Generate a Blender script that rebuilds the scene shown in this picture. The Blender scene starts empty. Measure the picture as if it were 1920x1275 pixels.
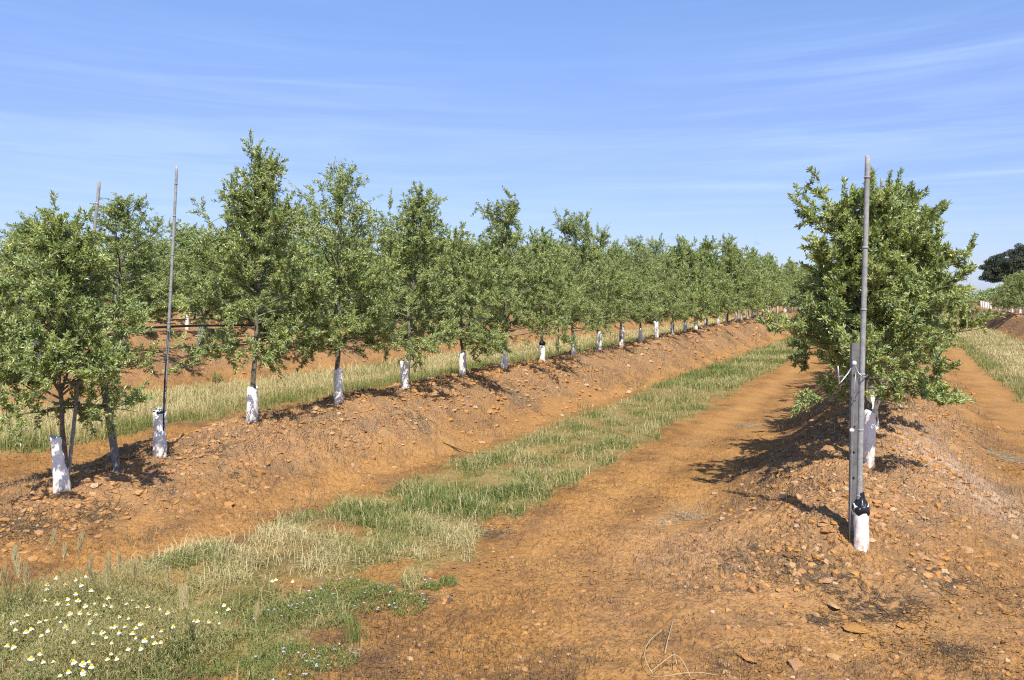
import bpy, math, random
import numpy as np
R = math.radians
scene = bpy.context.scene
col = scene.collection
rng = np.random.default_rng(7)
random.seed(7)

# ------------------------------------------------------------------ camera
F, CX, HY, EYE = 1440.0, 960.0, 555.0, 1.7          # photo pixels, eye height in metres
cam = bpy.data.cameras.new('camera')
cam.lens = 27.0; cam.sensor_width = 36.0
cam.shift_y = -(637.5 - HY) / 1920.0
cam.clip_start = 0.05; cam.clip_end = 8000
camo = bpy.data.objects.new('camera', cam); col.objects.link(camo)
camo.location = (0, 0, EYE); camo.rotation_euler = (R(90), 0, 0)
scene.camera = camo

# ------------------------------------------------------------------ light
SUN_EL = R(53)
SH = np.array([-0.20, 1.0]); SH /= np.linalg.norm(SH)   # shadows fall this way
to_sun = np.array([-SH[0]*math.cos(SUN_EL), -SH[1]*math.cos(SUN_EL), math.sin(SUN_EL)])
sl = bpy.data.lights.new('sun', 'SUN'); sl.energy = 5.0; sl.angle = R(0.55); sl.color = (1.0, 0.955, 0.88)
so = bpy.data.objects.new('sun', sl); col.objects.link(so)
from mathutils import Vector
so.rotation_euler = Vector(to_sun).to_track_quat('Z', 'Y').to_euler()
so.location = (5, -10, 20)

world = bpy.data.worlds.new('World'); scene.world = world; world.use_nodes = True
nt = world.node_tree; nt.nodes.clear()
def N(t, typ, **kw):
    n = t.nodes.new(typ)
    for k, v in kw.items(): setattr(n, k, v)
    return n
def ramp(t, fac, stops):
    r = t.nodes.new('ShaderNodeValToRGB')
    e = r.color_ramp.elements
    while len(e) > 1: e.remove(e[-1])
    for i, (p, c) in enumerate(stops):
        q = e[0] if i == 0 else e.new(p)
        q.position = p; q.color = (c[0], c[1], c[2], 1) if not isinstance(c, (int, float)) else (c, c, c, 1)
    if fac is not None: t.links.new(fac, r.inputs[0])
    return r.outputs[0]
def mixc(t, fac, a, b, mode='MIX'):
    m = t.nodes.new('ShaderNodeMix'); m.data_type = 'RGBA'; m.blend_type = mode
    for s, v in ((m.inputs[0], fac), (m.inputs[6], a), (m.inputs[7], b)):
        if hasattr(v, 'is_linked'): t.links.new(v, s)
        elif isinstance(v, (int, float)): s.default_value = v
        else: s.default_value = (*v[:3], 1)
    return m.outputs[2]
def math_(t, op, a, b=None, clamp=False):
    m = t.nodes.new('ShaderNodeMath'); m.operation = op; m.use_clamp = clamp
    for i, v in enumerate((a, b)):
        if v is None: continue
        if hasattr(v, 'is_linked'): t.links.new(v, m.inputs[i])
        else: m.inputs[i].default_value = v
    return m.outputs[0]
def noise(t, vec, scale, detail=4, rough=.55, dist=0.0, out=0):
    n = t.nodes.new('ShaderNodeTexNoise')
    n.inputs['Scale'].default_value = scale; n.inputs['Detail'].default_value = detail
    n.inputs['Roughness'].default_value = rough; n.inputs['Distortion'].default_value = dist
    if vec is not None: t.links.new(vec, n.inputs['Vector'])
    return n.outputs[out]

sky = N(nt, 'ShaderNodeTexSky', sky_type='NISHITA')
sky.sun_disc = False
sky.sun_elevation = SUN_EL
sky.sun_rotation = math.atan2(to_sun[0], to_sun[1])
sky.altitude = 300; sky.air_density = 1.0; sky.dust_density = 0.6; sky.ozone_density = 2.2
tc = N(nt, 'ShaderNodeTexCoord')
def mapped(vec, scale, rot=(0, 0, 0), loc=(0, 0, 0)):
    m = N(nt, 'ShaderNodeMapping'); m.inputs['Scale'].default_value = scale
    m.inputs['Rotation'].default_value = rot; m.inputs['Location'].default_value = loc
    nt.links.new(vec, m.inputs['Vector']); return m.outputs[0]
D = tc.outputs['Generated']
sep = N(nt, 'ShaderNodeSeparateXYZ'); nt.links.new(D, sep.inputs[0])
elev = sep.outputs[2]
c1 = noise(nt, mapped(D, (1.5, 1.0, 17), (0, R(3), 0)), 1.6, 7, .62, 0.8)
c2 = noise(nt, mapped(D, (1.2, 1.0, 42), (0, R(-2.2), 0), (3, 1, 0)), 2.0, 6, .6, 0.5)
c3 = noise(nt, mapped(D, (1, 1, 2.5), (0, R(10), 0), (7, 2, 1)), 1.3, 3, .5)
w1 = ramp(nt, c1, [(.44, 0.0), (.74, 1.0)])
w2 = ramp(nt, c2, [(.50, 0.0), (.78, 1.0)])
w3 = ramp(nt, c3, [(.36, .12), (.62, 1.0)])
wisp = math_(nt, 'MULTIPLY', math_(nt, 'ADD', w1, math_(nt, 'MULTIPLY', w2, .8)), w3)
fall = ramp(nt, elev, [(0.0, .95), (.10, .95), (.20, .65), (.34, .10), (.6, .10)])
wisp = math_(nt, 'MULTIPLY', wisp, fall, True)
wisp = math_(nt, 'MULTIPLY', wisp, .60)
lift = math_(nt, 'MULTIPLY', ramp(nt, elev, [(0, .5), (.08, .33), (.2, .12), (.38, 0.0)]), .42)
cl = math_(nt, 'ADD', wisp, lift, True)
skyc = mixc(nt, cl, mixc(nt, 1.0, sky.outputs[0], (1.12, 1.04, 1.27), 'MULTIPLY'), (5.9, 6.95, 8.7))
# a few small grey cumulus scraps low over the trees
g1 = noise(nt, mapped(D, (1, 1, 2.6), (0, 0, 0), (2.2, 0, 0)), 26, 3, .5)
gm = ramp(nt, g1, [(.69, 0.0), (.74, 1.0)])
gb = ramp(nt, elev, [(.035, 0.0), (.06, 1.0), (.11, 1.0), (.135, 0.0)])
skyc = mixc(nt, math_(nt, 'MULTIPLY', math_(nt, 'MULTIPLY', gm, gb), .42), skyc, (4.2, 5.1, 7.4))
skyc = mixc(nt, 1.0, skyc, ramp(nt, elev, [(0.0, (.56, .62, .69)), (.08, (.57, .63, .70)), (.15, (.62, .68, .74)), (.24, (.76, .81, .86)), (.36, (.87, 1.0, .98)), (1, (.90, 1.0, 1.0))]), 'MULTIPLY')
bg = N(nt, 'ShaderNodeBackground'); bg.inputs['Strength'].default_value = 0.115
nt.links.new(skyc, bg.inputs[0])
wo = N(nt, 'ShaderNodeOutputWorld'); nt.links.new(bg.outputs[0], wo.inputs[0])
vs = scene.view_settings
vs.view_transform = 'Standard'; vs.look = 'None'; vs.gamma = 1; vs.use_curve_mapping = False
vs.exposure = 0.62
scene.cycles.max_bounces = 6; scene.cycles.diffuse_bounces = 2; scene.cycles.transparent_max_bounces = 4
scene.cycles.use_denoising = False
scene.cycles.filter_width = 1.15

# ------------------------------------------------------------------ noise
_perm = np.random.default_rng(3).permutation(4096)
_ang = np.random.default_rng(4).uniform(0, 2*math.pi, 4096)
_gx, _gy = np.cos(_ang), np.sin(_ang)
def perlin(x, y, seed=0):
    xi = np.floor(x).astype(np.int64); yi = np.floor(y).astype(np.int64)
    xf = x - xi; yf = y - yi
    def g(ix, iy, dx, dy):
        h = _perm[(_perm[(ix + seed*131) & 4095] + iy) & 4095]
        return _gx[h]*dx + _gy[h]*dy
    u = xf*xf*xf*(xf*(xf*6-15)+10); v = yf*yf*yf*(yf*(yf*6-15)+10)
    a = g(xi, yi, xf, yf); b = g(xi+1, yi, xf-1, yf)
    c = g(xi, yi+1, xf, yf-1); d = g(xi+1, yi+1, xf-1, yf-1)
    return 1.5*((a*(1-u)+b*u)*(1-v) + (c*(1-u)+d*u)*v)
def sstep(a, b, x):
    t = np.clip((x-a)/(b-a), 0, 1); return t*t*(3-2*t)

# ------------------------------------------------------------------ terrain
SL = 0.507                                            # rows run towards (0.507, 1)
ROWS = {'L1': (-6.34, 4.6), 'L2': (-12.44, 6.2), 'L3': (-18.54, 6.8), 'L4': (-24.6, 7.5), 'L5': (-30.7, 8.0),
        'R1': (-0.25, 3.75), 'R2': (5.85, 5.2), 'R3': (11.95, 5.5)}
def rowx(a, Y): return a + SL*Y
def amp(Y, Y0):
    return np.interp(Y-Y0, [0, .5, 1.2, 2.0, 2.9, 4.0, 8, 15, 22, 32, 60], [0, .05, .22, .36, .45, .51, .54, .58, .70, .80, .85])
def low(X, Y):
    a = X - SL*Y
    z = .25*sstep(-7.0, -8.6, a)
    z = z + .9*sstep(38, 170, Y)
    far = 1-sstep(60, 90, Y)
    b = np.zeros_like(z)
    for k, (a0, Y0) in ROWS.items():
        t = np.abs(a-a0 + .15*perlin(Y*.5, Y*0+a0, 5))/1.38
        p = 1 - sstep(.16, 1.04, t)
        yend = Y0 + .35*t
        b = np.maximum(b, p*amp(Y + .18*perlin(X*1.3, Y*1.3, 9), yend))
    # wheel tracks, slightly sunk
    for (c, w) in ((-5.05, .30), (-2.15, .42), (.0+1.75, .4), (-7.9, .3)):
        z = z - .035*np.exp(-((a-c)/w)**2)*sstep(4.5, 7, Y)
    return z, b*far, a
def micro(X, Y, b, a, cell):
    def f(w): return np.clip(2.2 - 3.2*cell/w*1.3, 0, 1)          # fade what the mesh cannot carry
    bm = np.clip(b*2.6, 0, 1)
    h = .030*perlin(X*.9, Y*.9, 1) + .020*perlin(X*2.3, Y*2.3, 2)*f(.43)
    h += .028*bm*perlin(X*3.1, Y*3.1, 14)*f(.33)
    h += (.010+.016*bm)*perlin(X*6, Y*6, 3)*f(.16)
    h += (.008+.012*bm)*perlin(X*14, Y*14, 4)*f(.07)
    patch = np.clip(perlin(X*1.1+9, Y*1.1, 12)*1.4+.35, 0, 1)
    r = 1-np.abs(perlin(X*10, Y*15, 6)); h += (.022*patch)*np.clip(r-.66, 0, 1)*3.0*f(.07)
    r2 = 1-np.abs(perlin(X*19, Y*27, 7)); h += (.015*patch)*np.clip(r2-.62, 0, 1)*3.0*f(.045)
    h += .0055*perlin(X*42, Y*42, 8)*f(.025)
    return h
def ground(X, Y):
    X = np.asarray(X, float); Y = np.asarray(Y, float)
    z, b, a = low(X, Y)
    r = np.hypot(X, Y)
    return z + b + micro(X, Y, b, a, r*.0072)
def gz(x, y): return float(ground(np.array([x]), np.array([y]))[0])
def at(px, py, off=0.0, ymin=2.2, ymax=60):
    """the point of the terrain that the photo pixel looks at (off metres above it)"""
    Y = np.geomspace(ymin, ymax, 2500)
    X = (px-CX)/F*Y; z = EYE-(py-HY)/F*Y
    g = ground(X, Y)+off
    i = int(np.argmax(g >= z))
    return float(X[i]), float(Y[i]), float(g[i])

# ------------------------------------------------------------------ mesh helpers
def mesh_np(name, V, T=None, Q=None, mat=None, attrs=None, smooth=False, mats=None, midx=None):
    me = bpy.data.meshes.new(name)
    V = np.asarray(V, np.float32)
    nT = 0 if T is None else len(T); nQ = 0 if Q is None else len(Q)
    li = []
    if nT: li.append(np.asarray(T, np.int32).ravel())
    if nQ: li.append(np.asarray(Q, np.int32).ravel())
    li = np.concatenate(li)
    me.vertices.add(len(V)); me.vertices.foreach_set('co', V.ravel())
    me.loops.add(len(li)); me.loops.foreach_set('vertex_index', li)
    me.polygons.add(nT+nQ)
    ls = np.concatenate([np.arange(nT)*3, nT*3 + np.arange(nQ)*4]).astype(np.int32)
    me.polygons.foreach_set('loop_start', ls)
    me.polygons.foreach_set('use_smooth', np.full(nT+nQ, smooth, bool))
    for k, v in (attrs or {}).items():
        v = np.asarray(v, np.float32)
        if v.ndim == 1:
            at_ = me.attributes.new(k, 'FLOAT', 'POINT'); at_.data.foreach_set('value', v)
        else:
            at_ = me.attributes.new(k, 'FLOAT_VECTOR', 'POINT'); at_.data.foreach_set('vector', v.ravel())
    me.update(calc_edges=True)
    if mat: me.materials.append(mat)
    return me
def ob(name, me, parent=None, loc=None, rot=None, scale=None, label=None, cat=None, group=None, kind=None):
    o = bpy.data.objects.new(name, me); col.objects.link(o)
    if parent is not None: o.parent = parent
    if loc is not None: o.location = loc
    if rot is not None: o.rotation_euler = rot
    if scale is not None: o.scale = (scale,)*3 if isinstance(scale, (int, float)) else scale
    for k, v in (('label', label), ('category', cat), ('group', group), ('kind', kind)):
        if v: o[k] = v
    return o
class MB:
    def __init__(s): s.V = []; s.T = []; s.Q = []; s.n = 0; s.A = []
    def add(s, V, T=None, Q=None, A=0.0):
        V = np.asarray(V, float)
        if T is not None and len(T): s.T.append(np.asarray(T)+s.n)
        if Q is not None and len(Q): s.Q.append(np.asarray(Q)+s.n)
        s.V.append(V); s.A.append(np.full(len(V), A)); s.n += len(V)
    def tube(s, P, r, k=6, cap=True, A=0.0):
        P = np.asarray(P, float); n = len(P); r = np.broadcast_to(r, (n,))
        Tn = np.gradient(P, axis=0); Tn /= np.linalg.norm(Tn, axis=1)[:, None]+1e-9
        up = np.array([0, 0, 1.]) if abs(Tn[0, 2]) < .9 else np.array([1., 0, 0])
        U = np.cross(Tn, up); U /= np.linalg.norm(U, axis=1)[:, None]+1e-9
        W = np.cross(Tn, U)
        th = np.arange(k)*2*math.pi/k
        V = P[:, None, :] + r[:, None, None]*(np.cos(th)[None, :, None]*U[:, None, :]+np.sin(th)[None, :, None]*W[:, None, :])
        V = V.reshape(-1, 3)
        i = np.arange(n-1)[:, None]*k; j = np.arange(k)[None, :]; j2 = (j+1) % k
        Q = np.stack([i+j, i+j2, i+k+j2, i+k+j], -1).reshape(-1, 4)
        T = []
        if cap:
            V = np.vstack([V, P[0], P[-1]]); c0, c1 = n*k, n*k+1
            for q in range(k):
                T.append((c0, (q+1) % k, q)); T.append((c1, (n-1)*k+q, (n-1)*k+(q+1) % k))
        s.add(V, T, Q, A)
    def box(s, c, d, A=0.0):
        c = np.array(c); d = np.array(d)/2
        V = np.array([(x, y, z) for x in (-1, 1) for y in (-1, 1) for z in (-1, 1)])*d+c
        s.add(V, None, [(0, 1, 3, 2), (4, 6, 7, 5), (0, 4, 5, 1), (2, 3, 7, 6), (0, 2, 6, 4), (1, 5, 7, 3)], A)
    def mesh(s, name, mat, smooth=True):
        return mesh_np(name, np.vstack(s.V), np.vstack(s.T) if s.T else None, np.vstack(s.Q) if s.Q else None, mat,
                       {'tone': np.concatenate(s.A)}, smooth)
def unit(v): return v/(np.linalg.norm(v, axis=-1, keepdims=True)+1e-9)

# ------------------------------------------------------------------ materials
def material(name, fn):
    m = bpy.data.materials.new(name); m.use_nodes = True; t = m.node_tree; t.nodes.clear()
    out = t.nodes.new('ShaderNodeOutputMaterial'); sh = fn(t); t.links.new(sh, out.inputs[0]); return m
def attr(t, name, out=2):
    a = t.nodes.new('ShaderNodeAttribute'); a.attribute_name = name; return a.outputs[out]
def pbsdf(t, colr, rough=.8, spec=.3, normal=None, metallic=0.0):
    p = t.nodes.new('ShaderNodeBsdfPrincipled')
    for key, v in (('Base Color', colr), ('Roughness', rough)):
        if hasattr(v, 'is_linked'): t.links.new(v, p.inputs[key])
        elif isinstance(v, (int, float)): p.inputs[key].default_value = v
        else: p.inputs[key].default_value = (*v, 1)
    p.inputs['Specular IOR Level'].default_value = spec; p.inputs['Metallic'].default_value = metallic
    if normal is not None: t.links.new(normal, p.inputs['Normal'])
    return p.outputs[0]
def bump(t, h, strength=.5, dist=.01):
    b = t.nodes.new('ShaderNodeBump'); b.inputs['Strength'].default_value = strength; b.inputs['Distance'].default_value = dist
    t.links.new(h, b.inputs['Height']); return b.outputs[0]
def objco(t): return t.nodes.new('ShaderNodeTexCoord').outputs['Object']
def leafy(t, colr, back, tr=.3, rough=.45, spec=.35):
    geo = t.nodes.new('ShaderNodeNewGeometry')
    c = mixc(t, geo.outputs['Backfacing'], colr, back)
    p = pbsdf(t, c, rough, spec)
    tl = t.nodes.new('ShaderNodeBsdfTranslucent'); t.links.new(colr, tl.inputs[0])
    m = t.nodes.new('ShaderNodeMixShader'); m.inputs[0].default_value = tr
    t.links.new(p, m.inputs[1]); t.links.new(tl.outputs[0], m.inputs[2]); return m.outputs[0]

def soil(t):
    co = objco(t)
    berm = attr(t, 'berm'); gr = attr(t, 'grassy'); pale = attr(t, 'pale'); trk = attr(t, 'track')
    big = noise(t, co, .8, 5, .6); mid = noise(t, co, 5, 5, .65); fine = noise(t, co, 38, 4, .6)
    c = ramp(t, big, [(.30, (.215, .105, .028)), (.50, (.31, .156, .047)), (.72, (.41, .215, .062))])
    c = mixc(t, ramp(t, mid, [(.42, 0.0), (.62, .55)]), c, (.42, .222, .070))
    c = mixc(t, ramp(t, noise(t, co, 2.3, 6, .7), [(.48, 0.0), (.64, .8)]), c, (.135, .075, .034))
    c = mixc(t, ramp(t, fine, [(.34, .75), (.48, 0.0)]), c, (.11, .055, .024))  # dark speckle in the dents: small shadows painted in, together with dark crusts
    c = mixc(t, ramp(t, noise(t, co, 1.4, 6, .72, .5), [(.52, 0.0), (.66, .55)]), c, (.20, .115, .058))
    c = mixc(t, ramp(t, noise(t, co, 75, 5, .7), [(.36, .8), (.46, 0.0)]), c, (.10, .05, .02))
    c = mixc(t, math_(t, 'MULTIPLY', ramp(t, noise(t, co, 90, 3, .6), [(.60, 0.0), (.70, .6)]), .6), c, (.48, .29, .15))
    # pebbly skin of the banks
    v = t.nodes.new('ShaderNodeTexVoronoi'); v.inputs['Scale'].default_value = 26; t.links.new(co, v.inputs['Vector'])
    v2 = t.nodes.new('ShaderNodeTexVoronoi'); v2.inputs['Scale'].default_value = 62; t.links.new(co, v2.inputs['Vector'])
    pc = ramp(t, math_(t, 'FRACT', math_(t, 'MULTIPLY', v.outputs['Color'], 3.3)), [(0, (.36, .155, .06)), (.4, (.46, .22, .09)), (.65, (.40, .20, .12)), (.85, (.50, .30, .16)), (1, (.58, .42, .30))])
    pm = ramp(t, v.outputs['Distance'], [(.28, 1.0), (.42, 0.0)])
    sel = ramp(t, noise(t, co, 7, 3, .6), [(.42, 0.0), (.56, 1.0)])
    k = math_(t, 'MULTIPLY', math_(t, 'MULTIPLY', pm, sel), math_(t, 'MULTIPLY', berm, .8), True)
    c = mixc(t, k, c, pc)
    c = mixc(t, math_(t, 'MULTIPLY', berm, .38), c, mixc(t, .6, c, (.60, .38, .23)))
    c = mixc(t, math_(t, 'MULTIPLY', trk, .5), c, (.42, .225, .080))
    c = mixc(t, math_(t, 'MULTIPLY', pale, ramp(t, noise(t, co, 20, 5, .7), [(.38, .1), (.6, .85)])), c, (.58, .44, .33))
    # dead thatch, grey-brown fuzz
    th = math_(t, 'MULTIPLY', ramp(t, noise(t, co, 3.1, 6, .75, .6), [(.50, 0.0), (.60, .8)]), math_(t, 'MULTIPLY', berm, .65), True)
    c = mixc(t, th, c, ramp(t, noise(t, co, 70, 4, .7), [(.3, (.12, .08, .045)), (.7, (.36, .25, .14))]))
    gcol = ramp(t, noise(t, co, 3, 5, .6), [(.35, (.10, .11, .03)), (.6, (.27, .22, .09))])
    c = mixc(t, math_(t, 'MULTIPLY', gr, .75), c, gcol)
    h = math_(t, 'ADD', math_(t, 'MULTIPLY', fine, 1.0), math_(t, 'MULTIPLY', noise(t, co, 110, 4, .65), .5))
    h = math_(t, 'ADD', h, math_(t, 'MULTIPLY', k, .9))
    h = math_(t, 'ADD', h, math_(t, 'MULTIPLY', math_(t, 'MULTIPLY', v2.outputs['Distance'], -.8), berm))
    return pbsdf(t, c, .95, .12, bump(t, h, 1.0, .02))
M_soil = material('soil', soil)
def leafmat(t):
    tone = attr(t, 'tone')
    c = ramp(t, tone, [(0, (.060, .105, .022)), (.30, (.185, .260, .050)), (.6, (.365, .440, .100)), (.85, (.56, .59, .16)), (1, (.76, .72, .28))])
    return leafy(t, c, mixc(t, .55, c, (.30, .35, .21)), .30, .40, .5)
M_leaf = material('olive_leaf', leafmat)
def oakleaf(t):
    c = ramp(t, attr(t, 'tone'), [(0, (.022, .034, .02)), (1, (.075, .09, .045))])
    return leafy(t, c, mixc(t, .5, c, (.12, .13, .1)), .1, .6, .2)
M_oak = material('oak_leaf', oakleaf)
def grassmat(t):
    c = ramp(t, attr(t, 'tone'), [(0, (.09, .135, .030)), (.25, (.16, .215, .055)), (.5, (.25, .265, .085)), (.7, (.42, .36, .155)), (1, (.62, .52, .27))])
    return leafy(t, c, c, .3, .55, .25)
M_grass = material('grass_blade', grassmat)
def weedmat(t):
    c = ramp(t, attr(t, 'tone'), [(0, (.07, .045, .028)), (.5, (.19, .135, .08)), (1, (.45, .36, .23))])
    return pbsdf(t, c, .9, .1)
M_dead = material('dead_stalk', weedmat)
def barkmat(t):
    co = objco(t)
    c = ramp(t, noise(t, co, 22, 5, .7), [(.3, (.07, .06, .045)), (.65, (.20, .18, .14))])
    return pbsdf(t, c, .9, .15, bump(t, noise(t, co, 60, 4), .6, .004))
M_bark = material('bark', barkmat)
def twigmat(t): return pbsdf(t, ramp(t, noise(t, objco(t), 10, 3), [(.3, (.09, .085, .05)), (.7, (.2, .2, .11))]), .85, .15)
M_twig = material('twig_bark', twigmat)
def stonemat(t):
    co = objco(t)
    oi = t.nodes.new('ShaderNodeObjectInfo')
    f = math_(t, 'FRACT', math_(t, 'ADD', attr(t, 'tone'), oi.outputs['Random']))
    c = ramp(t, f, [(0, (.36, .175, .048)), (.22, (.41, .21, .062)), (.42, (.28, .14, .085)), (.56, (.47, .26, .10)), (.72, (.30, .18, .13)), (.86, (.48, .31, .16)), (.96, (.52, .42, .31)), (1, (.40, .19, .066))])
    c = mixc(t, ramp(t, noise(t, co, 30, 4, .65), [(.34, .15), (.62, .75)]), c, (.33, .165, .045))
    c = mixc(t, ramp(t, noise(t, co, 90, 3, .6), [(.58, 0.0), (.72, .5)]), c, (.20, .10, .06))
    return pbsdf(t, c, .85, .2, bump(t, noise(t, co, 50, 5, .65), .5, .006))
M_stone = material('stone', stonemat)
def guardmat(t):
    co = objco(t); s = t.nodes.new('ShaderNodeSeparateXYZ'); t.links.new(co, s.inputs[0])
    base = ramp(t, s.outputs[2], [(0.0, 1.0), (.08, .55), (.22, .12), (.4, .0)])
    d = math_(t, 'MULTIPLY', base, ramp(t, noise(t, co, 24, 5, .65), [(.36, 0.0), (.58, .9)]))
    c = mixc(t, d, (.80, .785, .74), (.42, .24, .12))
    c = mixc(t, ramp(t, noise(t, co, 13, 4, .7), [(.6, 0.0), (.8, .2)]), c, (.55, .51, .43))
    return pbsdf(t, c, .5, .4, bump(t, noise(t, co, 14, 3, .6, .8), .3, .008))
M_guard = material('white_plastic', guardmat)
def flatm(c, rough=.5, spec=.4, metallic=0.0, nz=25, var=.25):
    def fn(t):
        co = objco(t)
        cc = mixc(t, ramp(t, noise(t, co, nz, 4, .65), [(.35, 0.0), (.7, 1.0)]), c, tuple(min(1, q*(1-var)) for q in c))
        return pbsdf(t, cc, rough, spec, bump(t, noise(t, co, nz*2, 3), .3, .003), metallic)
    return fn
M_cane = material('grey_cane', flatm((.31, .31, .30), .7, .3, 0, 30, .4))
M_steel = material('galvanised_steel', flatm((.22, .215, .20), .55, .5, .3, 18, .45))
M_black = material('black_plastic', flatm((.012, .012, .014), .35, .5))
M_wire = material('steel_wire', flatm((.42, .42, .42), .4, .5, .5))
M_tag = material('white_tag', flatm((.7, .7, .7), .5, .4))
M_red = material('red_paint', flatm((.5, .04, .05), .5, .4))
M_petal = material('white_petal', flatm((.78, .78, .76), .6, .2, 0, 40, .08))
M_yolk = material('yellow_disc', flatm((.72, .50, .02), .7, .2, 0, 90, .25))
M_purple = material('mauve_petal', flatm((.56, .46, .64), .7, .2))
M_stem = material('green_stem', flatm((.13, .19, .06), .7, .2))
M_foil = material('weed_leaf', flatm((.12, .17, .06), .7, .2, 0, 15, .4))

# ------------------------------------------------------------------ ground sheet
def build_ground():
    r = np.concatenate([np.geomspace(.35, 1.9, 70)[:-1], np.geomspace(1.9, 2.6, 40)[:-1], np.geomspace(2.6, 9, 520)[:-1], np.geomspace(9, 22, 150)[:-1], np.geomspace(22, 90, 150)[:-1], np.geomspace(90, 4000, 70)])
    th = np.concatenate([np.linspace(-math.pi, R(-62), 60)[:-1], np.linspace(R(-62), R(-37), 150)[:-1], np.linspace(R(-37), R(37), 980)[:-1],
                         np.linspace(R(37), R(62), 150)[:-1], np.linspace(R(62), math.pi, 60)])
    RR, TT = np.meshgrid(r, th, indexing='ij')
    X = RR*np.sin(TT); Y = RR*np.cos(TT)
    z, b, a = low(X, Y)
    cell = np.maximum(np.gradient(r)[:, None], RR*np.gradient(th)[None, :])
    Z = z+b+micro(X, Y, b, a, cell)
    n, m = X.shape
    V = np.stack([X, Y, Z], -1).reshape(-1, 3)
    i = np.arange(n-1)[:, None]*m; j = np.arange(m-1)[None, :]
    Q = np.stack([i+j, i+m+j, i+m+j+1, i+j+1], -1).reshape(-1, 4)[:, ::-1]
    Xf, Yf = X.ravel(), Y.ravel()
    bf = b.ravel()
    toe = np.maximum(np.clip(bf*3.2, 0, 1), .5*np.clip(1-np.hypot(Xf-1.9, Yf-4.4)/1.9, 0, 1)**.6)
    pale = np.exp(-(((Xf-3.75)/.55)**2+((Yf-6.3)/1.1)**2))*.9 + .2*np.exp(-(((Xf-1.25)/.5)**2+((Yf-5.0)/.6)**2))
    me = mesh_np('soil_ground', V, None, Q, M_soil, {'berm': toe, 'grassy': strip_w(Xf, Yf)*.9, 'pale': np.clip(pale, 0, 1), 'track': np.clip(sum(np.exp(-((Xf-SL*Yf-c)/w)**2) for c, w in ((-5.0, .22), (-2.45, .22), (-1.75, .25), (1.75, .4)))*sstep(3.6, 6, Yf), 0, 1)}, True)
    ob('ground', me, kind='structure', label='orange-brown clay soil raised into banks along the tree rows')

# where grass grows: weight 0..1 (strips between the banks)
def strip_w(X, Y):
    a = X-SL*Y
    e = .16*perlin(X*1.7, Y*1.7, 21)+.12*perlin(X*5, Y*5, 22)
    near = sstep(6.0, 4.6, Y)
    def band(lo, hi, s=.10): return sstep(lo-s, lo+s, a+e)*(1-sstep(hi-s, hi+s, a+e))
    w = band(-4.52-.4*near, -2.98+.10*near)
    # bare gap near the front edge where the soil shows through
    w = w*(1-.8*sstep(.16, .4, perlin(X*1.9+3, Y*1.9, 23)-.25*(1-near)-.02)*1.0)
    w = np.maximum(w, band(-10.9, -8.3)*.95*sstep(6.5, 7.5, Y))
    w = np.maximum(w, band(1.95, 4.5)*.95*sstep(7.5, 9.5, Y))
    w = np.maximum(w, band(-17, -14.4)*sstep(8, 9, Y))
    w = np.maximum(w, sstep(95, 120, Y)*.9)
    return w*sstep(1.2, 2.2, np.hypot(X, Y))
build_ground()

# ------------------------------------------------------------------ grass
def blades(X, Y, H, W, tone, lean=.5, seed=0, z=None, curl=1.0):
    g = np.random.default_rng(seed); n = len(X)
    Z = ground(X, Y)-.01 if z is None else z
    ph = g.uniform(0, 2*math.pi, n); ln = lean*g.uniform(.2, 1.3, n)
    d = np.stack([np.cos(ph), np.sin(ph), np.zeros(n)], -1)
    fa = ph + math.pi/2 + g.normal(0, .5, n)
    s = np.stack([np.cos(fa), np.sin(fa), np.zeros(n)], -1)*(W/2)[:, None]
    B = np.stack([X, Y, Z], -1)
    H = H[:, None]; ln = ln[:, None]; up = np.array([0, 0, 1.])
    mid = B + up*H*.55*np.sqrt(np.clip(1-.2*ln**2, .3, 1)) + d*H*.28*ln*.6
    tip = B + up*H*np.clip(1-.42*ln*curl, .05, 1) + d*H*ln*.85
    V = np.stack([B-s, B+s, mid+s*.8, mid-s*.8, tip], 1).reshape(-1, 3)
    k = np.arange(n)[:, None]*5
    return V, k+np.array([[3, 2, 4]]), k+np.array([[0, 1, 2, 3]]), np.repeat(tone, 5)
def scatter(n, a0, a1, y0, y1, pw, g, wfun=strip_w, thr=.25):
    u = g.uniform(0, 1, n)
    if pw == 1: Y = y0*(y1/y0)**u
    else:
        q = 1-pw; Y = (y0**q+u*(y1**q-y0**q))**(1/q)
    a = g.uniform(a0, a1, n); X = a+SL*Y
    w = wfun(X, Y); k = g.uniform(0, 1, n) < np.clip((w-thr)*1.8, 0, 1)
    return X[k], Y[k], w[k]
def grass_object(name, parts, label):
    V = []; T = []; Q = []; A = []; n = 0
    for v, t, q, a in parts:
        V.append(v); T.append(t+n); Q.append(q+n); A.append(a); n += len(v)
    me = mesh_np(name, np.vstack(V), np.vstack(T), np.vstack(Q), M_grass, {'tone': np.concatenate(A)})
    ob(name, me, kind='stuff', label=label)
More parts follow.
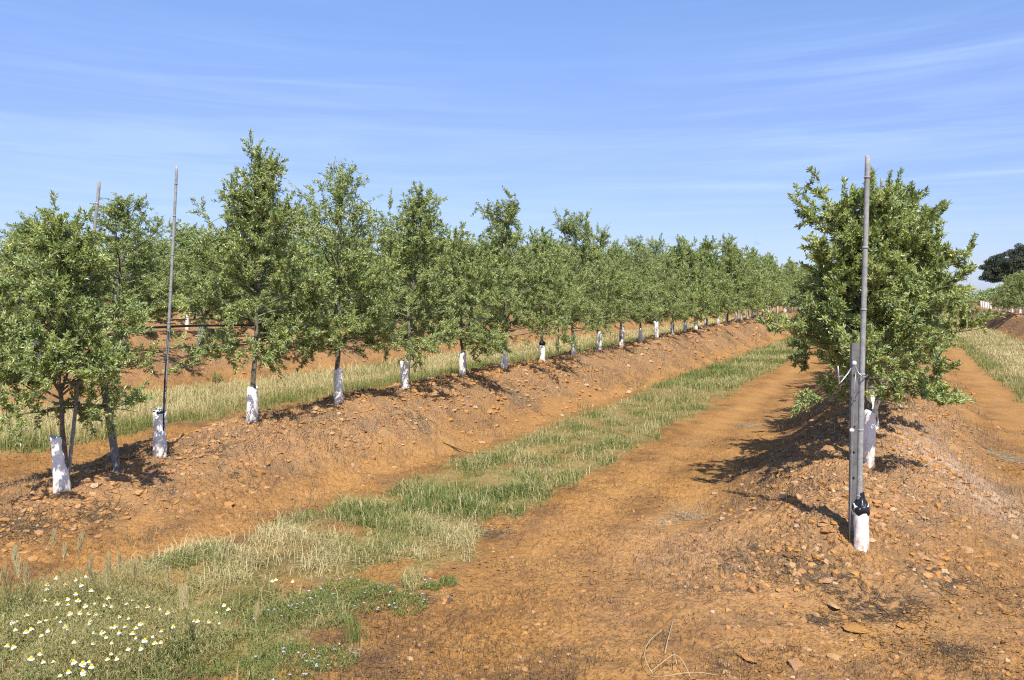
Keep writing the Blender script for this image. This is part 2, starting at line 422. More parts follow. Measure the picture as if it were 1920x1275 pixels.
def central():
    g = np.random.default_rng(11); parts = []
    # front meadow: short, half dry, half green
    X, Y, w = scatter(120000, -5.3, -2.3, 2.6, 5.9, 1.3, g)
    cl = perlin(X*3.1, Y*3.1, 31); k = g.uniform(0, 1, len(X)) < np.clip(.48+1.3*cl, .06, 1)
    X, Y = X[k], Y[k]
    dry = .63+.50*perlin(X*1.6+4, Y*1.6, 32)+.25*np.exp(-((Y-5.1)/.5)**2)-.25*(1-sstep(3.6, 4.4, Y))
    tone = np.clip(dry+g.normal(0, .17, len(X)), 0, 1)
    H = g.gamma(5, .015, len(X))*(.75+.5*sstep(3.6, 5, Y))
    parts.append(blades(X, Y, H, g.uniform(.0028, .0055, len(X)), tone, 1.15, 1))
    # middle: green, taller tufts
    X, Y, w = scatter(95000, -4.95, -2.6, 5.4, 15, 1.5, g)
    cl = perlin(X*2.2, Y*2.2, 33); k = g.uniform(0, 1, len(X)) < np.clip(.50+1.3*cl, .08, 1)
    X, Y, cl = X[k], Y[k], cl[k]
    a = X-SL*Y
    dry = .47-.10*np.exp(-((Y-6.4)/1.0)**2)+.30*perlin(X*.9+4, Y*.9, 34)+.25*perlin(X*3, Y*3, 38)+.10*sstep(-3.4, -4.1, a)
    tone = np.clip(dry+g.normal(0, .14, len(X)), 0, 1)
    tone = np.where(g.uniform(size=len(X)) < .22, np.clip(g.normal(.85, .1, len(X)), 0, 1), tone)
    H = g.gamma(5, .0145, len(X))*np.clip(.95+1.0*cl, .45, 1.9)
    parts.append(blades(X, Y, H, g.uniform(.004, .008, len(X)), tone, .7, 2))
    X, Y, w = scatter(60000, -4.95, -2.6, 14, 90, 1.7, g)
    tone = np.clip(.50+.5*perlin(X*.6+4, Y*.6, 35)+g.normal(0, .13, len(X)), 0, 1)
    parts.append(blades(X, Y, g.gamma(5, .019, len(X)), g.uniform(.008, .02, len(X))*np.clip(Y/25, .8, 3), tone, .7, 3))
    grass_object('grass', parts, 'green and straw-coloured grass strip between the two banks')
central()
def left_grass():
    g = np.random.default_rng(12); parts = []
    X, Y, w = scatter(95000, -11.1, -8.1, 6.6, 60, 1.45, g)
    a = X-SL*Y
    tone = np.clip(.90-.45*sstep(-9.2, -8.5, a)+.35*perlin(X*1.0, Y*1.0, 36)+g.normal(0, .13, len(X)), 0, 1)
    parts.append(blades(X, Y, g.gamma(5, .022, len(X))*1.1, g.uniform(.006, .011, len(X))*np.clip(Y/14, .8, 3.5), tone, .7, 4))
    X, Y, w = scatter(20000, -17.2, -14.2, 8, 50, 1.4, g)
    parts.append(blades(X, Y, g.gamma(5, .024, len(X)), g.uniform(.012, .02, len(X))*np.clip(Y/16, .8, 3), np.clip(.7+g.normal(0, .15, len(X)), 0, 1), .7, 5))
    grass_object('dry_grass', parts, 'straw-coloured dry grass between the front row and the rows behind it')
left_grass()
def right_grass():
    g = np.random.default_rng(13); parts = []
    X, Y, w = scatter(90000, 1.7, 4.8, 7.5, 80, 1.45, g)
    a = X-SL*Y
    tone = np.clip(.84-.3*sstep(2.6, 2.2, a)+.3*perlin(X*.8, Y*.8, 37)+g.normal(0, .12, len(X)), 0, 1)
    parts.append(blades(X, Y, g.gamma(5, .020, len(X)), g.uniform(.006, .012, len(X))*np.clip(Y/14, .8, 4), tone, .8, 6))
    grass_object('straw_grass', parts, 'pale straw grass lane beyond the right-hand bank')
right_grass()

# ground litter: dead stalks and roots lying on the soil
def litter():
    g = np.random.default_rng(14); V = []; T = []; Q = []; A = []; n = 0
    def add(X, Y, L, W, tone, lean, curl):
        nonlocal n
        v, t, q, a = blades(X, Y, L, W, tone, lean, int(g.integers(1e6)), ground(X, Y)+.001, curl)
        V.append(v); T.append(t+n); Q.append(q+n); A.append(a); n += len(v)
    N_ = 130000
    Y = 2.9*(9.5/2.9)**g.uniform(0, 1, N_); X = Y*g.uniform(-.72, .72, N_)
    m = perlin(X*.9+5, Y*1.6, 41)+.5*perlin(X*2.7, Y*4, 42); k = m+g.normal(0, .1, N_) > .14
    X, Y = X[k], Y[k]
    add(X, Y, g.uniform(.015, .055, len(X)), g.uniform(.0012, .0028, len(X)), np.clip(g.normal(.20, .22, len(X)), 0, 1), 1.15, 2.0)
    # thatch on the bank slopes
    for (a0, y0, y1, c) in ((-6.34, 5.2, 45, 52000), (-.25, 4.6, 18, 16000), (5.85, 8, 40, 6000), (-12.44, 7, 25, 9000)):
        u = g.uniform(0, 1, c); Yb = y0*(y1/y0)**u; Xb = a0+SL*Yb+g.uniform(-1.4, 1.45, c)
        m = perlin(Xb*1.1+2, Yb*1.1, 43)+.5*perlin(Xb*3, Yb*3, 44); k = m+g.normal(0, .12, c) > .06
        Xb, Yb = Xb[k], Yb[k]
        add(Xb, Yb, g.uniform(.04, .13, len(Xb)), g.uniform(.0018, .0035, len(Xb))*np.clip(Yb/8, .8, 4), np.clip(g.normal(.5, .25, len(Xb)), 0, 1), 1.0, 1.9)
    me = mesh_np('plant_litter', np.vstack(V), np.vstack(T), np.vstack(Q), M_dead, {'tone': np.concatenate(A)})
    ob('plant_litter', me, kind='stuff', label='dead stalks and dry roots strewn over the soil and banks')
litter()

# ------------------------------------------------------------------ stones
def ico():
    p = (1+5**.5)/2
    v = np.array([(-1, p, 0), (1, p, 0), (-1, -p, 0), (1, -p, 0), (0, -1, p), (0, 1, p), (0, -1, -p), (0, 1, -p), (p, 0, -1), (p, 0, 1), (-p, 0, -1), (-p, 0, 1)])
    f = np.array([(0, 11, 5), (0, 5, 1), (0, 1, 7), (0, 7, 10), (0, 10, 11), (1, 5, 9), (5, 11, 4), (11, 10, 2), (10, 7, 6), (7, 1, 8), (3, 9, 4), (3, 4, 2), (3, 2, 6), (3, 6, 8), (3, 8, 9), (4, 9, 5), (2, 4, 11), (6, 2, 10), (8, 6, 7), (9, 8, 1)])
    return unit(v), f
IV, IF = ico()
def subdiv(V, Fc):
    V = list(map(tuple, V)); cache = {}; out = []
    def mid(a, b):
        k = (min(a, b), max(a, b))
        if k not in cache:
            m = (np.array(V[a])+np.array(V[b])); m /= np.linalg.norm(m); V.append(tuple(m)); cache[k] = len(V)-1
        return cache[k]
    for a, b, c in Fc:
        x, y, z = mid(a, b), mid(b, c), mid(c, a); out += [(a, x, z), (b, y, x), (c, z, y), (x, y, z)]
    return np.array(V), np.array(out)
def stone_mesh(i):
    g = np.random.default_rng(100+i); V, Fc = subdiv(*subdiv(IV, IF))
    for _ in range(9 + i % 4):                    # knock flat facets off the lump
        nrm = unit(g.normal(size=3)); c = g.uniform(.45, .85)
        d = V@nrm - c; V = V-np.outer(np.clip(d, 0, None), nrm)
    V = V*np.array([1.0, g.uniform(.6, .9), g.uniform(.38, .7)]) * (1+.04*g.normal(size=(len(V), 1)))
    return mesh_np('stone', V*.5, Fc, None, M_stone, {'tone': np.full(len(V), g.uniform(0, 1))}, False)
SM = [stone_mesh(i) for i in range(12)]
def stone(x, y, s, label, group='stones on the soil', sink=.22, k=None, flat=1.0):
    i = random.randrange(12) if k is None else k
    ob('stone', SM[i], loc=(x, y, gz(x, y)+s*(.5-sink)*.45*flat), rot=(random.uniform(-.3, .3), random.uniform(-.3, .3), random.uniform(0, 6.3)),
       scale=(s, s*random.uniform(.75, 1.1), s*flat*random.uniform(.75, 1.1)), label=label, cat='stone', group=group)
# the stones one can point to in the photo: (px, py, size, label)
for px, py, s, l, fl in [
    (1811, 1030, .095, 'pale tan block-shaped stone lying loose to the right of the near white guard', 1.1),
    (1836, 1043, .065, 'rounded brown stone just right of the pale tan block-shaped stone', .9),
    (1797, 1020, .055, 'small grey-tan stone touching the left of the pale tan block-shaped stone', 1.),
    (1490, 968, .11, 'purplish grey slab tilted on the near bank beside the dark post shadow', .6),
    (1424, 976, .065, 'round orange-brown stone low on the left of the near right bank', .9),
    (1352, 1080, .085, 'grey-topped stone with a dark underside on the bare soil below the near bank', .8),
    (1413, 1040, .075, 'upright ochre stone at the foot of the near bank', 1.1),
    (1496, 1076, .07, 'reddish orange stone beside the dark dead grass below the white guard', .9),
    (1500, 1130, .11, 'long pinkish flat slab lying in the bare soil below the dead grass', .35),
    (1562, 1133, .12, 'wide mauve flat slab lying right of the long pinkish slab', .45),
    (1488, 1145, .06, 'egg-shaped orange stone below the two flat slabs', .9),
    (1692, 1172, .075, 'angular tan stone with a dark hollow on the open soil at right', .9),
    (1608, 1176, .17, 'broad flat grey-brown stone flush with the soil', .18),
    (1402, 1232, .12, 'half-buried round orange stone near the bottom edge of the bare soil', .55),
    (1435, 1200, .09, 'smooth half-buried clay-coloured stone above the round orange one', .5),
    (1514, 1216, .08, 'half-buried orange stone casting a crescent shadow on bare soil', .5),
    (1566, 1234, .09, 'buried rounded stone right of the crescent-shadow stone', .5),
    (1493, 1246, .13, 'long low orange rock at the bottom of the bare soil', .4),
    (1627, 1208, .07, 'round buried stone alone on the open soil', .5),
    (348, 815, .11, 'round grey-brown boulder on the left bank right of the crumpled white guard', 1.),
    (420, 822, .15, 'long flat mauve stone on the left bank between boulder and third guard', .45),
    (440, 815, .10, 'ochre stone lying against the long flat mauve stone', .7),
    (408, 826, .07, 'bright orange stone beside the long flat mauve stone', .8),
    (566, 790, .09, 'pale orange stone at the shadow edge between two white guards', .7),
    (826, 722, .08, 'yellowish round stone at the crest of the left bank', .9),
    (300, 936, .08, 'purple-brown flat stone near the twigs on the left bank', .5),
    (330, 940, .09, 'orange angular stone near the twigs on the left bank', .7),
    (135, 945, .07, 'pale cream flat stone below the leaning white guard', .4),
    (1545, 996, .07, 'ochre stone in the soil left of the near white guard', .8),
    (1655, 985, .085, 'brown pointed stone right of the near white guard', 1.),
    (1600, 1022, .07, 'orange stone at the foot of the near white guard', .7),
    (1676, 955, .07, 'pale angular stone on the bank right of the near guard top', .8),
    (1735, 972, .08, 'dark red-brown stone in the middle of the right bank face', .7)]:
    x, y, z = at(px, py+3)
    stone(x, y, s, l, 'single loose stones', .3, None, fl)
def cluster(n, a0, da, y0, y1, smin, smax, label, group):
    c = 0
    while c < n:
        Y = y0*(y1/y0)**random.random(); a = a0+random.gauss(0, 1)*da; X = a+SL*Y
        if abs(a-a0) > 1.25 or float(np.hypot(X-2.115, Y-4.67)) < .12: continue
        s = smin*(smax/smin)**(random.random()**1.8)
        stone(X, Y, s, label, group, random.uniform(.05, .45), None, random.uniform(.55, 1.0)); c += 1
cluster(95, -6.34, .62, 5.0, 13, .04, .13, 'angular orange-brown stone embedded in the left bank', 'stones on the left bank')
cluster(105, -.25, .58, 4.3, 9.5, .03, .11, 'angular orange or mauve stone embedded in the right bank', 'stones on the right bank')
for i in range(62):
    Y = 3.0*(4.6/3.0)**random.random(); X = random.uniform(.15, .62)*Y
    stone(X, Y, random.uniform(.025, .06), 'small clay-coloured stone pressed into the bare soil at front right', 'stones in the bare soil', .35, None, .6)
def gravel():
    g = np.random.default_rng(15)
    P = []
    for a0, y0, y1, c, sd in ((-6.34, 4.9, 14, 7500, .6), (-6.34, 14, 60, 2600, .55), (-.25, 4.35, 9, 5200, .52), (-.25, 9, 20, 900, .6), (5.85, 12, 45, 1500, .6), (-12.44, 7, 25, 1500, .6)):
        Y = y0*(y1/y0)**g.uniform(0, 1, c); da = np.clip(g.normal(0, sd, c), -1.5, 1.5); X = a0+da+SL*Y
        s = .008*(5.4)**(g.uniform(0, 1, c)**2.8)*np.clip(Y/9, .85, 2.4)
        P.append(np.stack([X, Y, s], -1))
    c = 3600; Y = 2.9*(6.2/2.9)**g.uniform(0, 1, c); X = Y*g.uniform(-.15, .72, c)
    k = perlin(X*1.2, Y*1.2, 51)+g.normal(0, .35, c)+.25*(X > .8) > .15
    P.append(np.stack([X, Y, .006*(3.6)**(g.uniform(0, 1, c)**2)], -1)[k])
    P = np.vstack(P); n = len(P)
    L = IV[None]*(1+.22*g.normal(size=(n, 12, 1)))*np.stack([np.ones(n), g.uniform(.6, 1, n), g.uniform(.4, .8, n)], -1)[:, None, :]
    ph = g.uniform(0, 6.28, n); cs, sn = np.cos(ph)[:, None], np.sin(ph)[:, None]
    Xr = L[..., 0]*cs-L[..., 1]*sn; Yr = L[..., 0]*sn+L[..., 1]*cs
    s = P[:, 2][:, None]
    Z = ground(P[:, 0], P[:, 1])[:, None]
    V = np.stack([P[:, 0][:, None]+Xr*s, P[:, 1][:, None]+Yr*s, Z+L[..., 2]*s+s*.15], -1).reshape(-1, 3)
    T = (np.arange(n)[:, None, None]*12+IF[None]).reshape(-1, 3)
    me = mesh_np('gravel', V, T, None, M_stone, {'tone': np.repeat(g.uniform(0, 1, n), 12)})
    ob('gravel', me, kind='stuff', label='small orange and mauve stones covering the banks')
gravel()

def crumbs():
    g = np.random.default_rng(16); n0 = 62000
    Y = 2.9*(10/2.9)**g.uniform(0, 1, n0); X = Y*g.uniform(-.72, .74, n0)
    m = perlin(X*.8+7, Y*1.1, 52)+.6*perlin(X*3, Y*4, 53); k = (m+g.normal(0, .22, n0) > .08) & (strip_w(X, Y) < .5)
    X, Y = X[k], Y[k]; n = len(X)
    O = np.array([(1, 0, 0), (0, 1, 0), (-1, 0, 0), (0, -1, 0), (0, 0, 1), (0, 0, -1.)])
    F8 = np.array([(0, 1, 4), (1, 2, 4), (2, 3, 4), (3, 0, 4), (1, 0, 5), (2, 1, 5), (3, 2, 5), (0, 3, 5)])
    s = .0035*(4.0)**(g.uniform(0, 1, n)**1.8)
    L = O[None]*(1+.3*g.normal(size=(n, 6, 1)))*np.stack([g.uniform(.9, 1.9, n), g.uniform(.6, 1, n), g.uniform(.35, .8, n)], -1)[:, None, :]
    ph = g.normal(0, .7, n); cs, sn = np.cos(ph)[:, None], np.sin(ph)[:, None]; tl = g.normal(0, .5, n)[:, None]
    Xr = L[..., 0]*cs-L[..., 1]*sn; Yr = L[..., 0]*sn+L[..., 1]*cs; Zr = L[..., 2]+tl*Yr*.5
    Z = ground(X, Y)[:, None]
    V = np.stack([X[:, None]+Xr*s[:, None], Y[:, None]+Yr*s[:, None], Z+(Zr+.35)*s[:, None]], -1).reshape(-1, 3)
    me = mesh_np('soil_crumbs', V, (np.arange(n)[:, None, None]*6+F8[None]).reshape(-1, 3), None, M_soil)
    ob('soil_crumbs', me, kind='stuff', label='crumbs and small clods of dry clay on the bare soil')
crumbs()

# ------------------------------------------------------------------ olive trees
def leaf_mesh(name, P, Dv, L, W, tone, g, mat):
    n = len(P); Dv = unit(Dv)
    rnd = g.normal(size=(n, 3)); S = unit(np.cross(Dv, rnd)); Nn = np.cross(S, Dv)
    flip = np.where(Nn[:, 2] < 0, -1.0, 1.0)[:, None]; flip = np.where(g.uniform(size=(n, 1)) < .12, -flip, flip)
    Nn = Nn*flip; S = S*flip
    L = L[:, None]; W = W[:, None]
    b = P; m = P+Dv*L*.48
    l = m+S*W*.5+Nn*W*.16; r = m-S*W*.5+Nn*W*.16; tip = P+Dv*L-Nn*L*.07
    V = np.stack([b, r, tip, l], 1).reshape(-1, 3)
    k = np.arange(n)[:, None]*4
    T = np.concatenate([k+np.array([[0, 1, 2]]), k+np.array([[0, 2, 3]])])
    return mesh_np(name, V, T, None, mat, {'tone': np.repeat(np.clip(tone, 0, 1), 4)})
def olive(seed, H=2.7, clear=.62, Rw=.78, top=.35, leader=0.0, nleaf=15000, LL=.05, LW=.0125, trunk_r=.027, lean=(0, 0), lobes=None, airy=0.0, fine=True, droop=.0, tone0=.5, bend=0.0):
    """trunk mesh, branch mesh, crown mesh of one bushy young olive about H tall"""
    g = np.random.default_rng(seed)
    tz = np.linspace(-.06, H*.93, 16); f = np.clip(tz/H, 0, 1)
    wob = np.cumsum(g.normal(0, .014, (16, 2)), 0); wob -= wob[0]
    px = wob[:, 0]+lean[0]*f+bend*np.sin(np.clip(tz/.9, 0, 1)*math.pi); py = wob[:, 1]+lean[1]*f
    TP = np.stack([px, py, tz], -1)
    tb = MB(); tb.tube(TP, np.interp(f, [0, .12, .5, 1], [trunk_r*1.15, trunk_r, trunk_r*.55, .004]), 8)
    br = MB(); twp = []; twd = []; twl = []
    nb = int(44*H/2.7); nleaf = int(nleaf*3.5); LW = LW*(1.0 if fine else 1.2); LL = LL*(.83 if fine else .95); Rw = Rw*.90; lobes = [(q[0]*.8, q[1]*.8, q[2], q[3]) for q in (lobes or [])]
    def prof(q):                                     # q 0..1 through the crown
        return np.interp(q, [0, .08, .25, .45, .62, .82, 1], [.86, 1.08, 1.08, .90, .60*(.55+.6*top), .62*max(top, .25), .14])
    ga = g.uniform(0, 6.28)
    prim = []
    for i in range(nb):
        q = ((i+.5)/nb)**1.25
        if leader and q > .70 and g.uniform() < .25: continue
        z = clear*.85+(H*.92-clear*.85)*q; ga += 2.4+g.normal(0, .35)
        L = Rw*prof(q)*g.uniform(.68, 1.12)
        el = np.interp(q, [0, .3, 1], [R(8-droop*25), R(28), R(62)])+g.normal(0, .14)
        d = np.array([math.cos(ga)*math.cos(el), math.sin(ga)*math.cos(el), math.sin(el)])
        b0 = np.array([np.interp(z, tz, TP[:, 0]), np.interp(z, tz, TP[:, 1]), z])
        prim.append((b0, d, L, q))
    for (lx, ly, lz0, lz1) in (lobes or []):          # strong side leaders: end (lx,ly) at height lz1, start on trunk at lz0
        b0 = np.array([np.interp(lz0, tz, TP[:, 0]), np.interp(lz0, tz, TP[:, 1]), lz0])
        e = np.array([lx, ly, lz1]); prim.append((b0, unit(e-b0), np.linalg.norm(e-b0), -1))
    for b0, d, L, q in prim:
        t = np.linspace(0, 1, 6)[:, None]
        sag = -.10*L if q < .25 and q >= 0 else .05*L
        P = b0+d*L*t+np.array([0, 0, 1])*sag*t**2+np.vstack([np.zeros((1, 3)), np.cumsum(g.normal(0, .012, (5, 3)), 0)])
        r0 = .0045+.007*L
        br.tube(P, np.linspace(r0, .0022, 6), 5 if fine else 3, False)
        ns = int(max(5, L*13)) if q >= 0 else int(L*15)
        for k in range(ns):
            u = g.uniform(.18, 1.0); p = np.array([np.interp(u, t[:, 0], P[:, j]) for j in range(3)])
            sd = unit(d*.7+g.normal(0, .62, 3)+np.array([0, 0, .22-(droop if q < .3 else 0)]))
            sl_ = g.uniform(.10, .30)*(1.1-.3*u)*(1.15 if q > .7 or q < 0 else 1)
            if fine: br.tube(np.stack([p, p+sd*sl_*.5+g.normal(0, .006, 3), p+sd*sl_]), [.0028, .002, .0013], 3, False)
            for m in range(4):
                v = g.uniform(.15, 1.0); td = unit(sd*.8+g.normal(0, .5, 3)+np.array([0, 0, .2]))
                twp.append(p+sd*sl_*v); twd.append(td); twl.append(g.uniform(.06, .17))
    for k in range(26 if leader else 12):              # twigs on the leader
        z = H*g.uniform(.72, .93); p = np.array([np.interp(z, tz, TP[:, 0]), np.interp(z, tz, TP[:, 1]), z])
        twp.append(p); twd.append(unit(g.normal(0, .5, 3)+np.array([0, 0, .9]))); twl.append(g.uniform(.08, .2))
    twp = np.array(twp); twd = np.array(twd); twl = np.array(twl)
    wgt = twl/twl.sum()
    if airy:                                          # thinner upper crown
        ww = np.where(twp[:, 2] > H*.62, 1-airy, 1)*twl; wgt = ww/ww.sum()
    idx = g.choice(len(twl), nleaf, p=wgt)
    u = g.uniform(0, 1.05, nleaf)[:, None]
    P = twp[idx]+twd[idx]*twl[idx][:, None]*u+g.normal(0, .006, (nleaf, 3))
    Dl = twd[idx]*.8+g.normal(0, .62, (nleaf, 3))+np.array([0, 0, .18])
    L = LL*g.uniform(.6, 1.2, nleaf); W = LW*g.uniform(.75, 1.2, nleaf)
    twt = g.normal(0, .13, len(twl))
    tone = tone0-.05+twt[idx]+g.normal(0, .22, nleaf)+.12*(u[:, 0]-.5)
    yo = g.uniform(size=nleaf) < .17                 # flower buds and young tips
    tone = np.where(yo, .95, tone); L = np.where(yo, L*.5, L)
    return (tb.mesh('trunk', M_bark), br.mesh('branches', M_twig), leaf_mesh('crown', P, Dl, L, W, tone, g, M_leaf))
def put_tree(ms, x, y, label, group, rot=0.0, sc=1.0, name='olive_tree', z=None):
    r = ob(name, None, loc=(x, y, gz(x, y) if z is None else z), rot=(0, 0, rot), scale=sc, label=label, cat='bush' if 'bush' in name else 'olive tree', group=group)
    r.empty_display_size = .2
    for nme, me in zip(('trunk', 'branches', 'crown'), ms): ob(nme, me, parent=r)
    return r

# tree guards: a soft white sleeve standing open round the trunk
def guard_mesh(seed, h, r, crump=0.0, tiltx=0.0, pinch=1.0, waist=0.0, notch=0.0):
    g = np.random.default_rng(seed); nz, k = 22, 28
    zs = np.linspace(-.04, h, nz); th = np.arange(k)*2*math.pi/k
    V = []
    for ring in (0, 1):
        for i, z in enumerate(zs if ring == 0 else zs[::-1]):
            q = max(z, 0)/h
            rr = r*(1+.06*math.sin(3*q+seed)) * (1-waist*math.exp(-((q-.55)/.16)**2))
            rr = rr*np.ones(k)*(1+.10*perlin(np.cos(th)*1.3+seed, np.sin(th)*1.3+q*2.2, 61)) + crump*r*perlin(np.cos(th)*2.2+seed*3, np.sin(th)*2.2+q*7, 62)
            if ring: rr = rr-.003
            zz = np.full(k, z)
            if i == (nz-1 if ring == 0 else 0): zz = zz+.012*np.sin(th*2+seed)-notch*np.clip(np.cos(th-.2), 0, 1)**2
            V.append(np.stack([rr*np.cos(th)+tiltx*z, rr*np.sin(th)*pinch, zz], -1))
    V = np.vstack(V); n = 2*nz
    i = np.arange(n-1)[:, None]*k; j = np.arange(k)[None, :]; j2 = (j+1) % k
    Q = np.stack([i+j, i+j2, i+k+j2, i+k+j], -1).reshape(-1, 4)
    return mesh_np('tree_guard', V, None, Q, M_guard, None, True)
GM = [guard_mesh(s, .36, .052, .10, 0, .9) for s in range(4)]
def put_guard(me, x, y, label, group='white tree guards', rot=0.0, sc=1.0, tilt=(0, 0)):
    return ob('tree_guard', me, loc=(x, y, gz(x, y)-.005), rot=(tilt[0], tilt[1], rot), scale=sc, label=label, cat='tree guard', group=group)

A1 = -6.34
def onrow(a, px): Y = -a/(SL-(px-CX)/F); return a+SL*Y, Y
G_T = 'olive trees in the front left row'; G_G = 'white guards in the front left row'
# front left row, the trees one can tell apart: (trunk px, top z, olive kwargs, label, guard h, guard label)
L1 = [
 (117, 2.22, dict(H=2.12, clear=.80, Rw=.74, nleaf=18500, top=.5, droop=.0, trunk_r=.022, bend=.02, lobes=[(-.75, -.1, .9, 1.7), (.30, 0, .8, 1.75), (.0, 0, 1, 2.12), (-.6, .1, .8, 1.25), (-.8, 0, .7, 1.0)]),
  'low olive tree with bare lower trunk at the near left end of the front row', .43),
 (473, 3.10, dict(H=2.72, clear=.86, Rw=.80, nleaf=17000, top=.45, leader=1, airy=.3, droop=.12, lobes=[(-.38, .1, 1.65, 2.35), (.30, 0, 1.7, 2.5), (.42, 0, 1.5, 2.0), (-.45, 0, 1.4, 2.0)], lean=(.12, 0)),
  'tallest olive tree with a dark bare leader standing above its crown', .35),
 (635, 3.10, dict(H=2.62, clear=.68, Rw=.84, nleaf=16000, top=.55, airy=.6, droop=.15, lobes=[(.66, 0, 1.3, 2.0), (-.45, 0, 1.5, 2.35), (.3, 0, 1.6, 2.5)]),
  'olive tree with thin see-through top right of the tallest tree', .38),
 (760, 3.00, dict(H=2.50, clear=.60, Rw=.84, nleaf=15000, top=.5, droop=.2, lobes=[(.32, 0, 1.3, 2.35), (-.25, 0, 1.3, 2.2)], lean=(.2, 0)), 'olive tree with a pointed top between the see-through tree and a low gap', .36),
 (867, 2.45, dict(H=1.95, clear=.55, Rw=.92, nleaf=14000, top=.5, droop=.2), 'short rounded olive tree under the skyline gap, fourth white guard from the tallest tree', .33),
 (945, 3.20, dict(H=2.68, clear=.55, Rw=.92, nleaf=16000, top=.6, droop=.2, lobes=[(-.42, 0, 1.5, 2.5), (.1, 0, 1.6, 2.65)]), 'broad tall olive tree in the middle of the front row', .32),
 (1016, 2.78, dict(H=2.2, clear=.7, Rw=.80, nleaf=13000, top=.35), 'olive tree over the bright white guard with a black tie', .36),
 (1076, 3.28, dict(H=2.72, clear=.55, Rw=.92, nleaf=15000, top=.55, lobes=[(-.3, 0, 1.5, 2.6), (.45, 0, 1.5, 2.35)]), 'olive tree with twin-peaked top just right of the middle of the row', .40),
 (1123, 3.00, dict(H=2.4, clear=.6, Rw=.88, nleaf=12000, top=.45), 'olive tree right of the twin-peaked tree', .40),
 (1165, 2.75, dict(H=2.15, clear=.7, Rw=.85, nleaf=11000, top=.4), 'olive tree over the leaning bright white guard', .46),
 (1201, 3.10, dict(H=2.5, clear=.62, Rw=.92, nleaf=11000, top=.55), 'olive tree with a flat bushy top in the right half of the row', .36),
 (1231, 3.15, dict(H=2.55, clear=.62, Rw=.9, nleaf=11000, top=.5), 'olive tree right of the flat bushy-topped tree', .46),
]
STOCK = []
for i, (px, topz, kw, lab, gh) in enumerate(L1):
    x, y = onrow(A1, px)
    ms = olive(200+i, **dict(kw, Rw=kw['Rw']*(1.22 if i > 1 else 1.02))); STOCK.append(ms)
    sc = (topz-gz(x, y))/(kw['H'])
    put_tree(ms, x, y, lab, G_T, 0, sc)
    if i == 0: continue
    gl = 'white guard under the ' + lab.replace('olive tree', 'tree').split(' with ')[0].split(' standing')[0]
    if i == 1: gl = 'white tree guard under the tallest tree, third from the left end'
    if i == 2: gl = 'sun-flecked white guard under the tree with the see-through top'
    if i == 3: gl = 'slightly leaning white guard between the see-through tree and the short rounded tree'
    if i == 4: gl = 'white guard round the short rounded tree below the skyline gap'
    if i == 6: gl = 'bright white guard closed with a black tie in the middle of the row'
    if i == 9: gl = 'bright white guard leaning left in the right half of the row'
    go = put_guard(GM[i % 4] if gh < .4 else GM[(i+1) % 4], x, y, gl, G_G, i*1.1, (1.05, 1.05, gh/.36), (0, -.06 if i == 9 else (.05 if i == 3 else random.uniform(-.03, .03))))
    if i == 6:
        m = MB(); m.tube([(0, 0, .33), (0, 0, .35), (0, 0, .385), (0, 0, .40)], [.05, .058, .05, .03], 12); ob('black_tie', m.mesh('black_tie', M_black), parent=go)

# the far part of the front row: copies
FARM = [olive(300+i, H=2.3+.12*i, clear=.55, Rw=.98+.06*(i%2), top=.45+.1*(i%3), nleaf=5200, LL=.075, LW=.021, fine=False, lobes=[(.2*(-1)**i, 0, 1.4, 2.3+.1*i)]) for i in range(5)]
MIDM = [olive(320+i, H=2.3+.12*i, clear=.55, Rw=.98, top=.45+.1*(i%3), nleaf=9000, LL=.062, LW=.016, fine=False, lobes=[(.25*(-1)**i, 0, 1.4, 2.4), (-.35, .2, 1.4, 2.1)]) for i in range(4)]
ORD = ['first', 'second', 'third', 'fourth', 'fifth', 'sixth', 'seventh', 'eighth', 'ninth', 'tenth', 'eleventh', 'twelfth']
tops = {5: 1.14, 6: 1.12, 7: 1.0, 8: .98}
Y = 21.25; k = 0
while Y < 84:
    x = rowx(A1, Y)+random.gauss(0, .05)
    s = random.uniform(.82, 1.08)*tops.get(k, 1.0)
    ms = (MIDM[k % 4] if Y < 30 else FARM[k % 5])
    lab = ('olive tree in the far half of the front row, %s beyond the twelve nearest' % ORD[k]) if k < 8 else 'small-looking olive tree at the distant end of the front left row'
    put_tree(ms, x, Y, lab, G_T, random.uniform(0, 6.28), s)
    put_guard(GM[k % 4], x, Y, ('small white guard in the far half of the front row, %s beyond the twelve nearest' % ORD[k]) if k < 8 else 'tiny white guard at the distant end of the front left row',
              G_G, random.uniform(0, 6), (1, 1, random.uniform(.9, 1.35)), (0, random.uniform(-.06, .06)))
    Y += 1.30*random.uniform(.93, 1.07); k += 1

# rows behind on the left
def back_row(a0, Ys, Ye, name, lab, labg, gtree, guards, smax=1.08):
    Y = Ys; k = 0
    while Y < Ye:
        x = rowx(a0, Y)+random.gauss(0, .06); 
        if Y < 18: ms = STOCK[[3, 5, 8, 10, 9, 7, 11][k % 7]]
        elif Y < 30: ms = MIDM[k % 4]
        else: ms = FARM[k % 5]
        vis = ORD[k] if k < 10 else None
        l = (lab+', %s from its left end' % vis) if vis else lab+', in its far part'
        q = random.uniform(.88, smax)*(.82 if k < 3 and a0 > -13 else 1); put_tree(ms, x, Y, l, gtree, random.uniform(0, 6.28), (q*1.4, q*1.4, q*1.02))
        if Y < guards:
            lg = labg+(', %s from its left end' % vis if vis else ', in its far part')
            put_guard(GM[k % 4], x, Y, lg, gtree.replace('olive trees', 'white guards'), random.uniform(0, 6), (1, 1, random.uniform(.9, 1.15)), (0, random.uniform(-.05, .05)))
        Y += 1.30*random.uniform(.95, 1.05); k += 1
